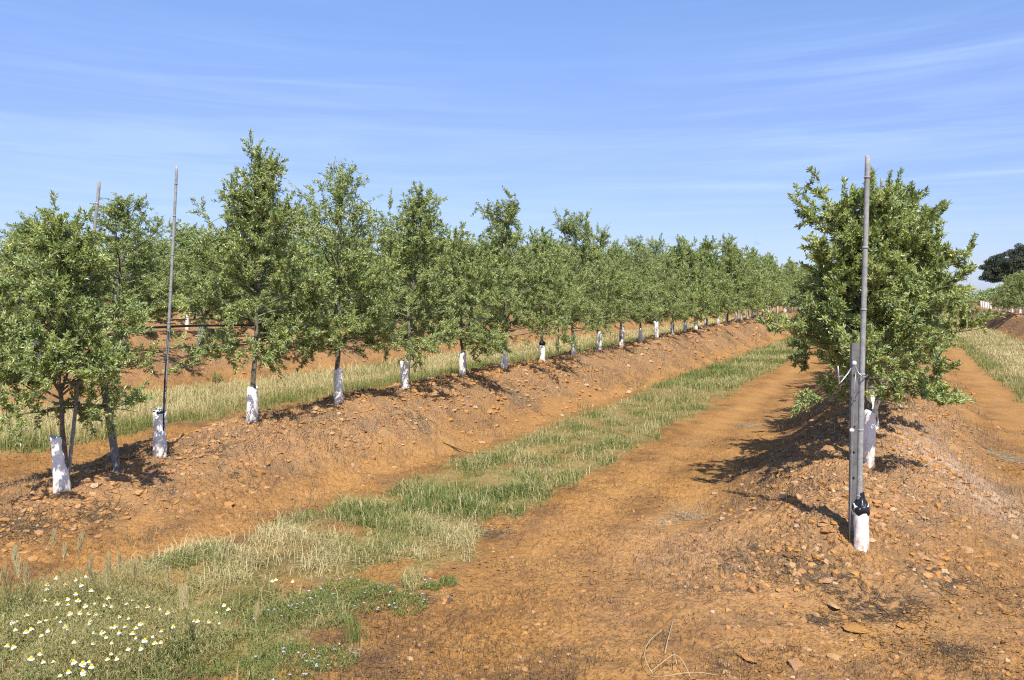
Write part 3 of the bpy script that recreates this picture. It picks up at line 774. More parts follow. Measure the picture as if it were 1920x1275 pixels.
back_row(-12.44, 8.35, 75, 'L2', 'olive tree of the second left row', 'white guard of the second left row', 'olive trees in the second left row', 26, 1.02)
back_row(-18.54, 12.2, 60, 'L3', 'olive tree of the third left row', 'white guard of the third left row', 'olive trees in the third left row', 22, 1.0)
back_row(-24.6, 17.5, 50, 'L4', 'olive tree of the fourth left row', 'white guard', 'olive trees in the fourth left row', 0, 1.0)

# right row, seen nearly end-on
G_R = 'olive trees in the right row'
R1 = [
 (5.97, dict(H=2.05, clear=.70, Rw=.68, nleaf=23000, top=.8, droop=.05, lobes=[(-.48, -.1, 1.1, 1.98), (-.52, 0, .9, 1.55), (.2, 0, 1.1, 1.9), (-.5, 0, .8, 1.2), (.5, 0, .8, 1.3), (.45, 0, .9, 1.7), (0, 0, 1.1, 2.0)]),
  'dense olive tree right behind the steel post with a lobe rising at its upper left', .43),
 (7.1, dict(H=2.05, clear=.70, Rw=.82, nleaf=23000, top=.85, droop=.05, lobes=[(.68, 0, 1.0, 1.98), (.4, 0, 1, 2.0), (.80, 0, .9, 1.55), (.8, 0, .8, 1.2), (-.4, 0, .8, 1.6)]),
  'dense olive tree just behind the right front one with its top leaning right', .40),
 (8.4, dict(H=2.3, clear=.55, Rw=.72, nleaf=15000, top=.7, droop=.1, lobes=[(.45, 0, .9, 2.0), (-.4, 0, .9, 1.6)]), 'third olive tree of the right row, showing only above and beside the two in front', .40),
]
for i, (Y, kw, lab, gh) in enumerate(R1):
    x = rowx(-.25, Y); ms = olive(260+i, LL=.052, LW=.0135, **kw)
    put_tree(ms, x, Y, lab, G_R)
    put_guard(GM[i], x, Y, ['white guard striped with leaf shadow behind the steel post', 'white guard in the shade under the second tree of the right row', 'white guard hidden deep under the right row'][i],
              'white guards in the right row', i*2.1, (.82, .82, gh/.36), (0, .12 if i == 1 else 0))
Y = 9.75; k = 0
while Y < 46:
    put_tree(STOCK[[5, 7, 10, 8][k % 4]] if Y < 14 else (MIDM[k % 4] if Y < 26 else FARM[k % 5]), rowx(-.25, Y)+random.gauss(0, .05), Y, 'olive tree of the right row mostly hidden behind the ones in front', G_R, random.uniform(0, 6.28), random.uniform(.80, .92))
    Y += 1.35*random.uniform(.95, 1.05); k += 1
# next row to the right, far off at the frame edge
Y = 36.5; k = 0
while Y < 47:
    x = rowx(5.85, Y)
    put_tree(FARM[k % 5], x, Y, 'olive tree %s from the frame edge in the far right row' % ORD[k], 'olive trees in the far right row', random.uniform(0, 6), (.86-.045*k)*random.uniform(.95, 1.03))
    put_guard(GM[k % 4], x, Y, 'tiny white guard %s from the frame edge in the far right row' % ORD[k], 'white guards in the far right row', 0, (1.1, 1.1, 1.2))
    Y += 1.35; k += 1
for k2 in range(5):
    x = rowx(5.85, Y+k2*1.5+3)
    put_guard(GM[k2 % 4], x, Y+k2*1.5+3, 'tiny white guard without a tree at the far end of the right lane', 'far guards without trees', 0, (1.2, 1.2, 1.2))

# ------------------------------------------------------------------ near guards, canes and posts
def rot_to(d):
    return Vector(d).to_track_quat('Z', 'Y').to_euler()
def cane(name, p0, p1, r, label, cat='cane', nodes=7, group=None, extra=None):
    p0 = np.array(p0); p1 = np.array(p1); L = np.linalg.norm(p1-p0); m = MB()
    g = np.random.default_rng(int(abs(p0[0]*1000)))
    t = np.linspace(0, L, 40); rr = np.full(40, r)*np.linspace(1.05, .9, 40)
    m.tube(np.stack([.006*np.sin(t*1.7), .004*np.cos(t*1.3), t], -1), rr, 12)
    for q in np.linspace(.12, .93, nodes):
        zc = q*L+g.normal(0, .02); xo = .006*math.sin(zc*1.7); yo = .004*math.cos(zc*1.3)
        m.tube([(xo, yo, zc-.007), (xo, yo, zc-.002), (xo, yo, zc+.002), (xo, yo, zc+.007)], [r*.98, r*1.17, r*1.17, r*.98], 12)
    return ob(name, m.mesh(name, M_cane), loc=p0, rot=rot_to((p1-p0)/L), label=label, cat=cat, group=group)
# left end: first tree's guard, leaning with a folded lip
x1, y1 = onrow(A1, 117)
gm1 = guard_mesh(21, .44, .055, .22, 0, .8, 0, .07)
put_guard(gm1, x1, y1, 'tall white guard with a folded torn lip, nearest the left end of the row', G_G, .4, 1.0, (0, -.07))
cane('bamboo_cane', (x1-.01, y1+.07, gz(x1, y1)-.05), (-.5375*5.9, 5.9, 1.7+215*5.9/F), .013, 'grey cane leaning right out of the leaves of the low wide left tree', group='grey canes')
# leaning galvanised angle post
def profile_post(p0, p1, w, d, label, name='steel_post', lip=.012, face=0.0):
    """folded steel C-channel with a row of punched holes"""
    p0 = np.array(p0, float); p1 = np.array(p1, float); L = float(np.linalg.norm(p1-p0))
    t = .003
    path = [(-w/2+lip, d), (-w/2, d), (-w/2, 0), (w/2, 0), (w/2, d), (w/2-lip, d)]
    inner = [(-w/2+lip, d-t), (-w/2+t, d-t), (-w/2+t, t), (w/2-t, t), (w/2-t, d-t), (w/2-lip, d-t)]
    m = MB(); V = []
    for z in (0, L):
        V += [(a, b, z) for a, b in path] + [(a, b, z) for a, b in inner]
    Q = []
    for i in range(5):
        Q += [(i, i+1, 12+i+1, 12+i), (6+i+1, 6+i, 18+i, 18+i+1), (12+i, 12+i+1, 18+i+1, 18+i), (i+1, i, 6+i, 6+i+1)]
    Q += [(0, 12, 18, 6), (5, 11, 23, 17)]
    m.add(V, None, Q)
    o = ob(name, m.mesh(name, M_steel, False), loc=p0, label=label, cat='steel post')
    q = Vector((p1-p0)/L).to_track_quat('Z', 'Y'); 
    from mathutils import Quaternion
    o.rotation_euler = (q @ Quaternion((0, 0, 1), face)).to_euler()
    h = MB()
    for z in np.arange(.22, L-.05, .16):
        h.tube([(0, -.0045, z), (0, -.0005, z)], [.0065, .0065], 8)
    ho = ob('punched_holes', h.mesh('punched_holes', M_black), parent=o)
    return o
xp, yp = onrow(A1, 228)
profile_post((xp, yp, gz(xp, yp)-.1), (xp-.20-.05, yp+.02, gz(xp, yp)+1.45), .052, .035, 'grey punched steel post leaning left on the bank beside the torn-lip guard', face=math.pi)
# second position: crumpled guard and tall cane, no tree
x2, y2 = onrow(A1, 303)
gm2 = guard_mesh(33, .40, .056, .34, .012, .9, .14)
g2 = put_guard(gm2, x2-.015, y2, 'crumpled white guard round the tall cane on the left bank', G_G, 2.2, 1.0, (0, .03))
m = MB(); m.tube([(0, 0, .37), (0, 0, .392)], [.0505, .052], 20, True); ob('black_plug', m.mesh('black_plug', M_black), parent=g2)  # short black capped cylinder filling the open top of the guard
cane('bamboo_cane', (x2, y2, gz(x2, y2)-.05), (-2.874, y2, 2.812), .0125, 'tall thin grey cane rising from the crumpled white guard', group='grey canes', nodes=8)
m = MB(); m.tube([(x2+.018, y2-.014, gz(x2, y2)+.02), (x2+.030, y2-.014, .95), (x2+.062, y2-.012, 1.40)], .0055, 8)
ob('drip_tube', m.mesh('drip_tube', M_black), label='thin black tube running down the tall left cane into the crumpled guard', cat='tube')
# irrigation hose strung along the row
ys = np.linspace(6.27, 7.7, 26); hz = 1.418+.012*np.sin(ys*3.1)+.02*np.clip(ys-6.5, 0, .5)
m = MB(); m.tube(np.stack([A1+SL*ys-.03, ys-.02, hz], -1), .0105, 8)
ho = ob('irrigation_hose', m.mesh('irrigation_hose', M_black), label='black irrigation hose strung from the cut end past the tall cane into the tree', cat='hose')
m = MB(); c = np.array([x2+.062, y2, 1.42]); th = np.linspace(0, 2*math.pi, 12)
m.tube(np.stack([c[0]+.019*np.cos(th), c[1]+.024*np.sin(th)-.006, np.full(12, c[2])+.004*np.sin(th*2)], -1), .003, 5)
ob('hose_tie', m.mesh('hose_tie', M_black), parent=ho)
# canes in the rows behind
for (px, py, a0, lab) in ((72, 412, -12.44, 'grey cane standing above the far left trees of the second row'),
                          (215, 412, -12.44, 'short dark cane tip above the second row, right of the leaning cane')):
    xx, yy = onrow(a0, px+ (4 if px == 72 else 0)); cane('bamboo_cane', (xx-.05, yy+.1, gz(xx, yy)), (xx-.03, yy+.1, EYE+(HY-py)/F*yy), .014, lab, group='grey canes')
yy = 8.45; cane('bamboo_cane', (rowx(-.25, yy)-.10, yy, gz(rowx(-.25, yy), yy)), ((1652-CX)/F*yy, yy, EYE+(HY-334)/F*yy), .015, 'brown cane tip sticking out of the top of the right row', group='grey canes')
yy = 15.2; xx = rowx(A1, yy)-.45; cane('bamboo_cane', (xx, yy, gz(xx, yy)), (xx+.01, yy, gz(xx, yy)+.85), .010, 'thin rusty stake left of the twin-peaked tree', group='grey canes')

# right end: tied guard, tall cane, steel post, wires
XR, YR = 2.115, 4.67
zr = gz(XR, YR)
zr = min(zr, .22)
gR = guard_mesh(47, .265, .05, .10, 0, .85, 0.0)
go = ob('tree_guard', gR, loc=(XR+.008, YR, zr), rot=(0, 0, .5), scale=(.96, .96, 1), label='short bright white guard tied shut with black plastic at the front of the right bank', cat='tree guard', group='white guards in the right row')
def wrap():
    nz, k = 14, 22; zs = np.linspace(.215, .345, nz); V = []
    th = np.arange(k)*2*math.pi/k
    for z in zs:
        q = (z-.215)/.13
        r = np.interp(q, [0, .1, .35, .55, .75, 1], [.044, .050, .047, .034, .021, .018])
        rr = r*(1+.16*perlin(np.cos(th)*2.5, np.sin(th)*2.5+q*6, 71)+.05*np.sin(th*7+q*5))
        V.append(np.stack([rr*np.cos(th), rr*np.sin(th), z+.010*np.sin(th*3)*(1-q)], -1))
    V = np.vstack(V); i = np.arange(nz-1)[:, None]*k; j = np.arange(k)[None, :]; j2 = (j+1) % k
    return mesh_np('black_wrap', V, None, np.stack([i+j, i+j2, i+k+j2, i+k+j], -1).reshape(-1, 4), M_black, None, True)
wr = ob('black_wrap', wrap(), parent=go, rot=(0, 0, -.5))
m = MB()
for a_, b_ in (((-.022, .268), (.012, .262)), ((-.008, .250), (.002, .288)), ((-.012, .280), (.004, .256)), ((-.014, .256), (.006, .274))):
    m.tube([(a_[0], -.053, a_[1]), ((a_[0]+b_[0])/2, -.058, (a_[1]+b_[1])/2), (b_[0], -.053, b_[1])], .0008, 5)
ob('wire_knot', m.mesh('wire_knot', M_wire), parent=wr)
cane('bamboo_cane', (XR-.003, YR, zr+.03), ((1625-CX)/F*YR, YR, EYE+(HY-292)/F*YR), .0165, 'tall thick grey cane standing in the black-tied white guard at right', group='grey canes', nodes=6)
PX, PY = (1600-CX)/F*4.78, 4.78
zp = EYE-(986-HY)/F*4.78
post = profile_post((PX, PY, min(zp, gz(PX, PY)-.03)), ((1606-CX)/F*4.78, 4.80, EYE-(644-HY)/F*4.78), .058, .040, 'upright grey punched steel post close to the left of the tall thick cane', face=math.pi)
post.rotation_euler.rotate_axis('Z', .35)
# wires on the post
def P3(px, py, Y): return ((px-CX)/F*Y, Y, EYE-(py-HY)/F*Y)
m = MB()
m.tube([P3(1593, 1018, 4.66), P3(1594, 960, 4.68), P3(1598, 850, 4.70), P3(1602, 730, 4.71), P3(1604, 700, 4.71)], .0022, 5)
m.tube([P3(1612, 900, 4.66), P3(1611, 800, 4.69), P3(1613, 740, 4.70), P3(1606, 690, 4.71), P3(1622, 708, 4.64), P3(1627, 702, 4.70)], .0028, 6)
ob('guy_wire', m.mesh('guy_wire', M_wire), label='thin grey wire running down the steel post from its white clip to the guard', cat='wire')
m = MB()
m.tube([P3(1600, 683, 4.72), P3(1590, 700, 4.69), P3(1577, 716, 4.66), P3(1573, 720, 4.66), P3(1572, 700, 4.66), P3(1571, 686, 4.66)], .0042, 6)
m.tube([P3(1570, 706, 4.66), P3(1580, 705, 4.66)], .003, 5)
m.tube([P3(1602, 682, 4.70), P3(1610, 700, 4.64), P3(1618, 707, 4.63), P3(1626, 705, 4.66)], .0034, 6)
wt = ob('twisted_wire', m.mesh('twisted_wire', M_wire), label='twisted grey wire hooked out to the left of the steel post', cat='wire')
def disc(c, r, th, mat, name, parent=None, label=None, cat=None, group=None, k=18, sx=1, sz=1.15):
    m = MB(); t = np.arange(k)*2*math.pi/k
    pr = np.stack([r*sx*np.cos(t), np.zeros(k), r*sz*np.sin(t)], -1)
    V = np.vstack([pr*.92+[0, -th/2, 0], pr+[0, -th/4, 0], pr+[0, th/4, 0], pr*.92+[0, th/2, 0], [[0, -th*.7, 0], [0, th*.7, 0]]])
    j = np.arange(k); j2 = (j+1) % k; Q = []; T = []
    for q in range(3): Q += list(np.stack([q*k+j, q*k+j2, (q+1)*k+j2, (q+1)*k+j], -1))
    T = list(np.stack([j2, j, np.full(k, 4*k)], -1))+list(np.stack([3*k+j, 3*k+j2, np.full(k, 4*k+1)], -1))
    m.add(V, T, Q); return ob(name, m.mesh(name, mat), parent=parent, loc=c, label=label, cat=cat, group=group)
disc(P3(1602, 681, 4.69), .013, .012, M_tag, 'clip', label='small white clip near the top of the steel post', cat='clip', group='white clips on the steel post')
disc(P3(1597, 807, 4.68), .014, .012, M_tag, 'clip', label='small round white clip halfway down the steel post', cat='clip', group='white clips on the steel post', sz=.85)

# ------------------------------------------------------------------ dead brush, tufts, weeds
def brush(seed, rad, h, n, tone0=.3, r=.0022):
    g = np.random.default_rng(seed); m = MB()
    mat_ = h < .13
    for i in range(int(n*(1.9 if mat_ else 1))):
        ph = g.uniform(0, 6.28); q = rad*(g.uniform(.12, .6) if mat_ else g.uniform(.3, 1.1))
        sp = rad*(.40 if mat_ else .35); s = np.array([g.normal(0, sp), g.normal(0, sp*.8), -.006]); P = [s]
        d = np.array([math.cos(ph), math.sin(ph), g.uniform(.1, 1.2)*h/rad]); d = unit(d)
        for k in range(5):
            P.append(P[-1]+d*q/4); d = unit(d+g.normal(0, .28, 3)+np.array([0, 0, -.16]))
        P = np.array(P); P[:, 2] = np.maximum(P[:, 2], .004)
        rr = r*g.uniform(.35, 1.1)
        m.tube(P, np.linspace(rr, rr*.35, 6), 3, False, np.clip(tone0+g.normal(0, .2), 0, 1))
    return m
def place_brush(px, py, rad, h, n, tone, name, label, cat, group, seed, mat=None, r=.0022):
    x, y, z = at(px, py)
    m = brush(seed, rad, h, n, tone, r)
    V = np.vstack(m.V); V[:, 2] += ground(V[:, 0]+x, V[:, 1]+y)-z; m.V = [V]; m.A = [np.concatenate(m.A)]
    ob(name, m.mesh(name, mat or M_dead), loc=(x, y, z), label=label, cat=cat, group=group)
for q, (px, py, rad, h, n, tone, lab) in enumerate([
    (40, 985, .30, .10, 190, .32, 'grey tangle of dead twigs at the left edge below the bank'),
    (455, 905, .24, .09, 150, .35, 'grey dead twig tangle in front of the left bank below the third guard'),
    (330, 925, .18, .06, 80, .3, 'flat dead twigs on the bank foot below the crumpled guard'),
    (410, 852, .26, .05, 70, .3, 'long dead stems lying right of the crumpled guard'),
    (180, 965, .22, .05, 110, .2, 'dark dead twigs on the soil below the leaning steel post'),
    (780, 790, .30, .05, 140, .5, 'greyish matted dead weed on the slope below the fourth guard'),
    (970, 745, .45, .07, 190, .55, 'pale brown matted weed on the slope in the middle of the row'),
    (1060, 690, .40, .10, 110, .4, 'bushy dead weed at the crest near the middle guards'),
    (1345, 1055, .16, .05, 260, .15, 'dark dead grass patch below the left foot of the near bank'),
    (1390, 1035, .13, .06, 200, .22, 'second dark dead grass patch nearer the bank foot'),
    (1545, 1070, .20, .04, 380, .25, 'brown flattened dead grass left below the near white guard'),
    (1580, 1095, .18, .04, 260, .22, 'dark flattened dead grass below the near white guard'),
    (1745, 1080, .20, .04, 300, .28, 'brown flattened dead grass right below the near white guard'),
    (1650, 1135, .24, .03, 360, .12, 'blackish dead grass smear on the bare soil at right'),
    (1540, 1165, .12, .03, 90, .10, 'small blackish dead grass smear left of the larger one'),
    (1790, 1222, .14, .03, 90, .15, 'dark dead grass patch near the lower right corner'),
    (1635, 935, .10, .28, 14, .4, 'thin bare dead stalks standing right of the tall thick cane'),
    (1900, 1010, .22, .10, 90, .75, 'pale dry weed at the right edge level with the near guard'),
    (1890, 860, .34, .12, 210, .7, 'pale brown dry weed drift at the right foot of the right bank'),
    (1400, 800, .22, .12, 110, .75, 'pale dry weed clump left of the right bank shadow'),
    (1440, 905, .0+.2, .06, 70, .4, 'low dead weed on the left flank of the near bank'),
    (660, 1228, .10, .05, 30, .8, 'pale dry stems round the upright grass tuft'),
    (930, 1000, .20, .03, 90, .35, 'flattened brown stems beside the front meadow'),
    (820, 1120, .14, .02, 90, .2, 'dark root mat on the soil right of the purple weeds')]):
    place_brush(px, py, rad, h, n, tone, 'dead_brush', lab, 'dead weed', 'dead weeds', 400+q)
# straw tufts
for q, (px, py, rad, h, n, lab) in enumerate([
    (1290, 972, .17, .17, 150, 'straw-coloured dry grass tuft at the left foot of the near bank'),
    (1245, 980, .14, .07, 60, 'low straw tuft just left of the dry grass tuft at the bank foot'),
    (770, 985, .18, .08, 120, 'flattened straw tuft at the edge of the green grass'),
    (870, 985, .14, .09, 45, 'loose straw stems beside the track'),
    (835, 1120, .08, .06, 12, 'few stiff pale stubble stems on the soil'),
    (1640, 1075, .14, .08, 14, 'pale straws crossing the soil below the near white guard')]):
    place_brush(px, py, rad, h, n, .95, 'straw_tuft', lab, 'grass tuft', 'straw tufts', 450+q, None, .0018)
# looping pale stalks near the bottom
m = MB()
for pts in ([(1225, 1265), (1208, 1240), (1207, 1215), (1222, 1195), (1245, 1180)], [(1247, 1225), (1252, 1200), (1263, 1160)],
            [(1215, 1262), (1235, 1250), (1258, 1228), (1270, 1220), (1290, 1255), (1295, 1272)], [(1222, 1270), (1255, 1268), (1300, 1258), (1345, 1266)], [(1262, 1219), (1268, 1240), (1270, 1256)]):
    P = []
    for i, (px, py) in enumerate(pts):
        x, y, z = at(px, py, .02+.05*math.sin(i/(len(pts)-1)*math.pi)); P.append((x, y, z))
    P = np.array(P); t = np.linspace(0, len(P)-1, 18); P = np.stack([np.interp(t, np.arange(len(P)), P[:, j]) for j in range(3)], -1)
    for _ in range(9): P[1:-1] = (P[:-2]+P[1:-1]*2+P[2:])/4
    m.tube(P, .0016, 5, True, .95)
ob('bent_stalk', m.mesh('bent_stalk', M_dead), label='tangle of pale looping dry stalks near the bottom of the bare soil', cat='dry stalk')
# thin branch lying on the left track
m = MB()
for pts in ([(830, 830), (850, 838), (875, 848), (905, 850), (930, 850)], [(845, 836), (860, 845), (866, 848)]):
    P = np.array([at(px, py, .012) for px, py in pts]); m.tube(P, np.linspace(.006, .003, len(P)), 5, True, .1)
ob('fallen_branch', m.mesh('fallen_branch', M_dead), label='dark fallen branch lying across the foot of the left bank', cat='branch')
m = MB(); P = np.array([at(1120, 795-i*2, .01) for i in range(3)])

# flowering weeds in the front meadow
def foliage(seed, rad, h, n, L=.018, W=.0035, tone0=.25):
    g = np.random.default_rng(seed)
    m = int(n)
    r = rad*np.sqrt(g.uniform(0, 1, m)); ph = g.uniform(0, 6.28, m)
    z = h*g.uniform(0, 1, m)**.8*np.clip(1.1-(r/rad)**2*.7, .2, 1)
    P = np.stack([r*np.cos(ph), r*np.sin(ph), z], -1)
    Dv = g.normal(0, .6, (m, 3))+np.array([0, 0, .8])
    return P, Dv, g.uniform(.6, 1.3, m)*L, np.full(m, W), np.clip(tone0+g.normal(0, .15, m), 0, 1), g
def weed(px, py, rad, h, n, name, label, cat, group, seed, flowers=0, tone0=.25, L=.022, W=.004):
    x, y, z = at(px, py)
    P, Dv, Ls, Ws, tn, g = foliage(seed, rad, h, n, L, W, tone0)
    P[:, 2] += ground(P[:, 0]+x, P[:, 1]+y)-z
    r = ob(name, None, loc=(x, y, z), label=label, cat=cat, group=group)
    ob('leaves', leaf_mesh('leaves', P, Dv, Ls, Ws, tn, g, M_grass), parent=r)
    if flowers:
        k = g.choice(len(P), flowers); Fp = P[k]; Fp[:, 2] += .012+.01*g.uniform(size=flowers)
        Vv = []; T = []
        for i, c in enumerate(Fp):
            for q in range(5):
                a = q*1.256+g.uniform(0, .4); d = np.array([math.cos(a), math.sin(a), .25+g.normal(0, .15)])*.0075
                s = np.array([-math.sin(a), math.cos(a), 0])*.0032; b = len(Vv)
                Vv += [c, c+d*.6+s, c+d*1.1, c+d*.6-s]; T += [(b, b+1, b+2), (b, b+2, b+3)]
        ob('blossoms', mesh_np('blossoms', np.array(Vv), T, None, M_purple), parent=r)
for q, (px, py, rad, h, n, fl, lab) in enumerate([
    (640, 1120, .20, .07, 2200, 14, 'low green weed with mauve blossoms in the middle of the front meadow'),
    (590, 1145, .16, .06, 1500, 12, 'low green weed with mauve blossoms left of the bare soil patch'),
    (700, 1125, .15, .06, 1400, 12, 'mauve-flowered weed at the right edge of the front meadow'),
    (765, 1140, .11, .05, 900, 8, 'small mauve-flowered weed on the soil edge right of the meadow'),
    (520, 1165, .18, .06, 1700, 12, 'mauve-flowered weed below the lone pair of daisies'),
    (535, 1248, .20, .05, 1700, 14, 'mauve-flowered mat near the bottom edge of the meadow'),
    (620, 1243, .13, .04, 900, 9, 'small mauve-flowered mat left below the upright grass tuft'),
    (380, 1050, .20, .08, 1800, 10, 'green weed with pale mauve blossoms at the upper left of the meadow'),
    (320, 1065, .15, .08, 1200, 8, 'green weed at the far left top of the meadow beside bare soil'),
    (840, 1097, .06, .04, 500, 0, 'small bright green weed alone on the bare soil'),
    (808, 1106, .06, .04, 500, 3, 'small green weed just left of the lone bright green one'),
    (1000, 905, .09, .06, 600, 0, 'bright green weed at the right edge of the grass strip')]):
    weed(px, py, rad, h, n, 'flowering_weed', lab, 'weed', 'low weeds', 500+q, fl, .38)
for q, (px, py, rad, n) in enumerate([(120, 1160, .30, 3400), (230, 1200, .30, 3400), (60, 1225, .28, 3000), (330, 1235, .26, 2400), (160, 1262, .3, 3000), (20, 1180, .22, 1800), (250, 1130, .22, 1800)]):
    weed(px, py, rad, .21, int(n*2.0), 'chamomile_bush', ['feathery grey-green chamomile clump in the thick of the daisies', 'feathery chamomile clump right of the thickest daisies', 'feathery chamomile clump at the lower left', 'sparse chamomile clump at the right of the daisies', 'feathery chamomile clump at the bottom edge under the daisies', 'feathery chamomile clump at the left edge by the tall grass', 'chamomile clump behind the daisies near the bare soil'][q],
         'chamomile plant', 'chamomile clumps', 530+q, 0, .66, .024, .0028)
# daisies
def daisy_meshes(seed):
    g = np.random.default_rng(seed); st = MB()
    st.tube([(g.normal(0, .03), g.normal(0, .03), -.22), (g.normal(0, .012), g.normal(0, .012), -.1), (0, 0, 0)], .0015, 5)
    V = []; T = []; droop = g.uniform(.3, 1.5)
    for k in range(14):
        a = k*2*math.pi/14+g.normal(0, .05); c, s = math.cos(a), math.sin(a); L = .0108*g.uniform(.85, 1.1); w = .0031
        b = len(V)
        for (rr, dz, ww) in ((.0045, 0, w*.7), (.0045+L*.5, .0008-droop*.002, w), (.0045+L, -.001-droop*.008, w*.55)):
            V += [(c*rr-s*ww, s*rr+c*ww, dz), (c*rr+s*ww, s*rr-c*ww, dz)]
        T += [(b, b+1, b+3, b+2), (b+2, b+3, b+5, b+4)]
    pet = mesh_np('petals', np.array(V), None, T, M_petal)
    U, Fc = subdiv(IV, IF); yv = U*np.array([.0080, .0080, .0078])+np.array([0, 0, .0028])
    return st.mesh('stem', M_stem), pet, mesh_np('flower_disc', yv, Fc, None, M_yolk, None, True)
DM = [daisy_meshes(i) for i in range(6)]
DZ = [(340,585),(455,598),(515,578),(285,628),(280,655),(392,627),(485,632),(548,665),(455,683),(125,712),(410,745),(470,722),(405,712),(650,708),(762,742),(798,722),(627,752),(887,760),(512,752),(270,725),(345,740),(568,745),(670,758),(160,812),(75,850),(102,848),(92,898),(247,932),(340,825),(275,840),(365,848),(420,800),(480,798),(528,802),(573,803),(540,845),(533,860),(392,878),(402,893),(235,853),(187,893),(158,910),(290,902),(613,915),(635,945),(668,883),(690,878),(747,882),(715,913),(770,832),(715,822),(843,862),(815,888),(795,922),(815,948),(870,962),(918,940),(967,908),(1040,878),(1007,798),(955,773),(825,760),(563,915),(560,980),(445,970),(645,1075),(672,975),(768,1015),(843,1010),(930,978),(965,972),(668,1043),(700,1070),(45,993),(80,1000),(188,1070),(258,1090),(320,1092),(442,1090),(497,1100),(550,1115),(500,1120),(412,1150),(360,1175),(498,1150),(500,1170),(535,1090),(240,1045),(1165,845),(1185,848),(1252,848),(1318,858),(1298,795),(1370,775),(1343,748),(1655,598),(1757,605),(1635,605)]
for i, (u, v) in enumerate(DZ):
    px, py = u/3.2, 900+v/3.2
    h = .17 if u < 1200 else .10
    x, y, z = at(px, py, h)
    lab = 'white daisy with yellow centre in the flower patch at the lower left'
    if u > 1600: lab = 'white daisy of the small lone cluster in the middle of the front meadow'
    elif u > 1100: lab = 'white daisy scattered thinly right of the main flower patch'
    elif u == 125: lab = 'white daisy standing alone at the upper left of the flower patch'
    elif u == 515: lab = 'white daisy furthest up at the back of the flower patch'
    r = ob('daisy', None, loc=(x, y, z), rot=(random.uniform(-.25, .3), random.uniform(-.3, .3), random.uniform(-.6, .6)), scale=random.uniform(.5, .92), label=lab, cat='daisy', group='daisies in the front meadow')
    for nme, me in zip(('stem', 'petals', 'flower_disc'), DM[i % 6]): ob(nme, me, parent=r)
# wild barley spikes
def foxtail(seed, h):
    g = np.random.default_rng(seed); st = MB(); ln = g.normal(0, .10, 2)
    P = [(0, 0, -.01), (ln[0]*.25*h, ln[1]*.25*h, h*.5), (ln[0]*h, ln[1]*h, h)]
    st.tube(P, [.0014, .0012, .0009], 5, False, .6)
    for k in range(3):
        a = g.uniform(0, 6.28); st.tube([(0, 0, 0), (.03*math.cos(a), .03*math.sin(a), h*.35), (.09*math.cos(a), .09*math.sin(a), h*.55)], [.0025, .002, .0006], 3, False, .3)
    hd = MB(); b = np.array(P[-1])
    for k in range(46):
        u = g.uniform(0, 1); a = g.uniform(0, 6.28); p = b+np.array([0, 0, (u-.3)*.06]); r = .006*(1-u*.5)
        q = p+np.array([math.cos(a)*r*1.8, math.sin(a)*r*1.8, .024]); e = p+np.array([math.cos(a)*r*2.6, math.sin(a)*r*2.6, .055])
        hd.tube([p, q, e], [.0016, .0009, .0003], 3, False, 1.0)
    return st.mesh('stem', M_grass), hd.mesh('seed_head', M_grass)
FX = [foxtail(i, .30) for i in range(5)]
for i, (u, v) in enumerate([(20, 500), (105, 470), (255, 420), (350, 480), (455, 450), (160, 640), (45, 600), (720, 560), (600, 530), (680, 500), (1100, 740), (1150, 770), (1510, 820), (410, 620), (1040, 650), (800, 600), (640, 640), (100, 600), (750, 640), (1080, 700), (1130, 700), (70, 560), (28, 560)]):
    x, y, z = at(u/3.2, 900+v/3.2, .30)
    r = ob('wild_barley', None, loc=(x, y, z-.30), rot=(random.uniform(-.12, .12), random.uniform(-.12, .12), random.uniform(0, 6)), scale=random.uniform(.85, 1.15),
           label='bristly barley grass spike above the daisies at the left' if u < 500 else 'bristly barley grass spike among the meadow grass right of the daisies', cat='grass spike', group='wild barley spikes')
    for nme, me in zip(('stem', 'seed_head'), FX[i % 5]): ob(nme, me, parent=r)
# upright green tufts
def tuft(px, py, n, h, rad, tone, label, seed, lean=.3):
    g = np.random.default_rng(seed); x, y, z = at(px, py)
    X = x+g.normal(0, rad, n); Yy = y+g.normal(0, rad, n)
    V, T, Q, A = blades(X, Yy, g.uniform(.5, 1.1, n)*h, g.uniform(.003, .006, n), np.clip(g.normal(tone, .12, n), 0, 1), lean, seed)
    ob('grass_tuft', mesh_np('grass_tuft', V-np.array([x, y, z]), T, Q, M_grass, {'tone': A}), loc=(x, y, z), label=label, cat='grass tuft', group='green grass tufts')
tuft(665, 1205, 60, .19, .028, .35, 'upright green grass tuft alone at the lower edge of the meadow', 1)
tuft(12, 1180, 170, .26, .06, .33, 'tall green grass at the left edge beside the daisies', 2)
tuft(355, 1060, 60, .10, .03, .2, 'bright green grass tuft at the top of the front meadow', 3)
tuft(820, 945, 240, .17, .10, .42, 'tall half-dry grass tuft standing above the green strip', 4, .4)
tuft(410, 715, 90, .20, .07, .3, 'green grass tuft behind the left bank under the tallest tree', 5, .6)
tuft(712, 700, 60, .14, .05, .25, 'bright green tuft behind the left bank between two guards', 6, .6)
tuft(1370, 640, 0+80, .2, .1, .3, 'green tuft at the far side of the grass strip', 7, .5)

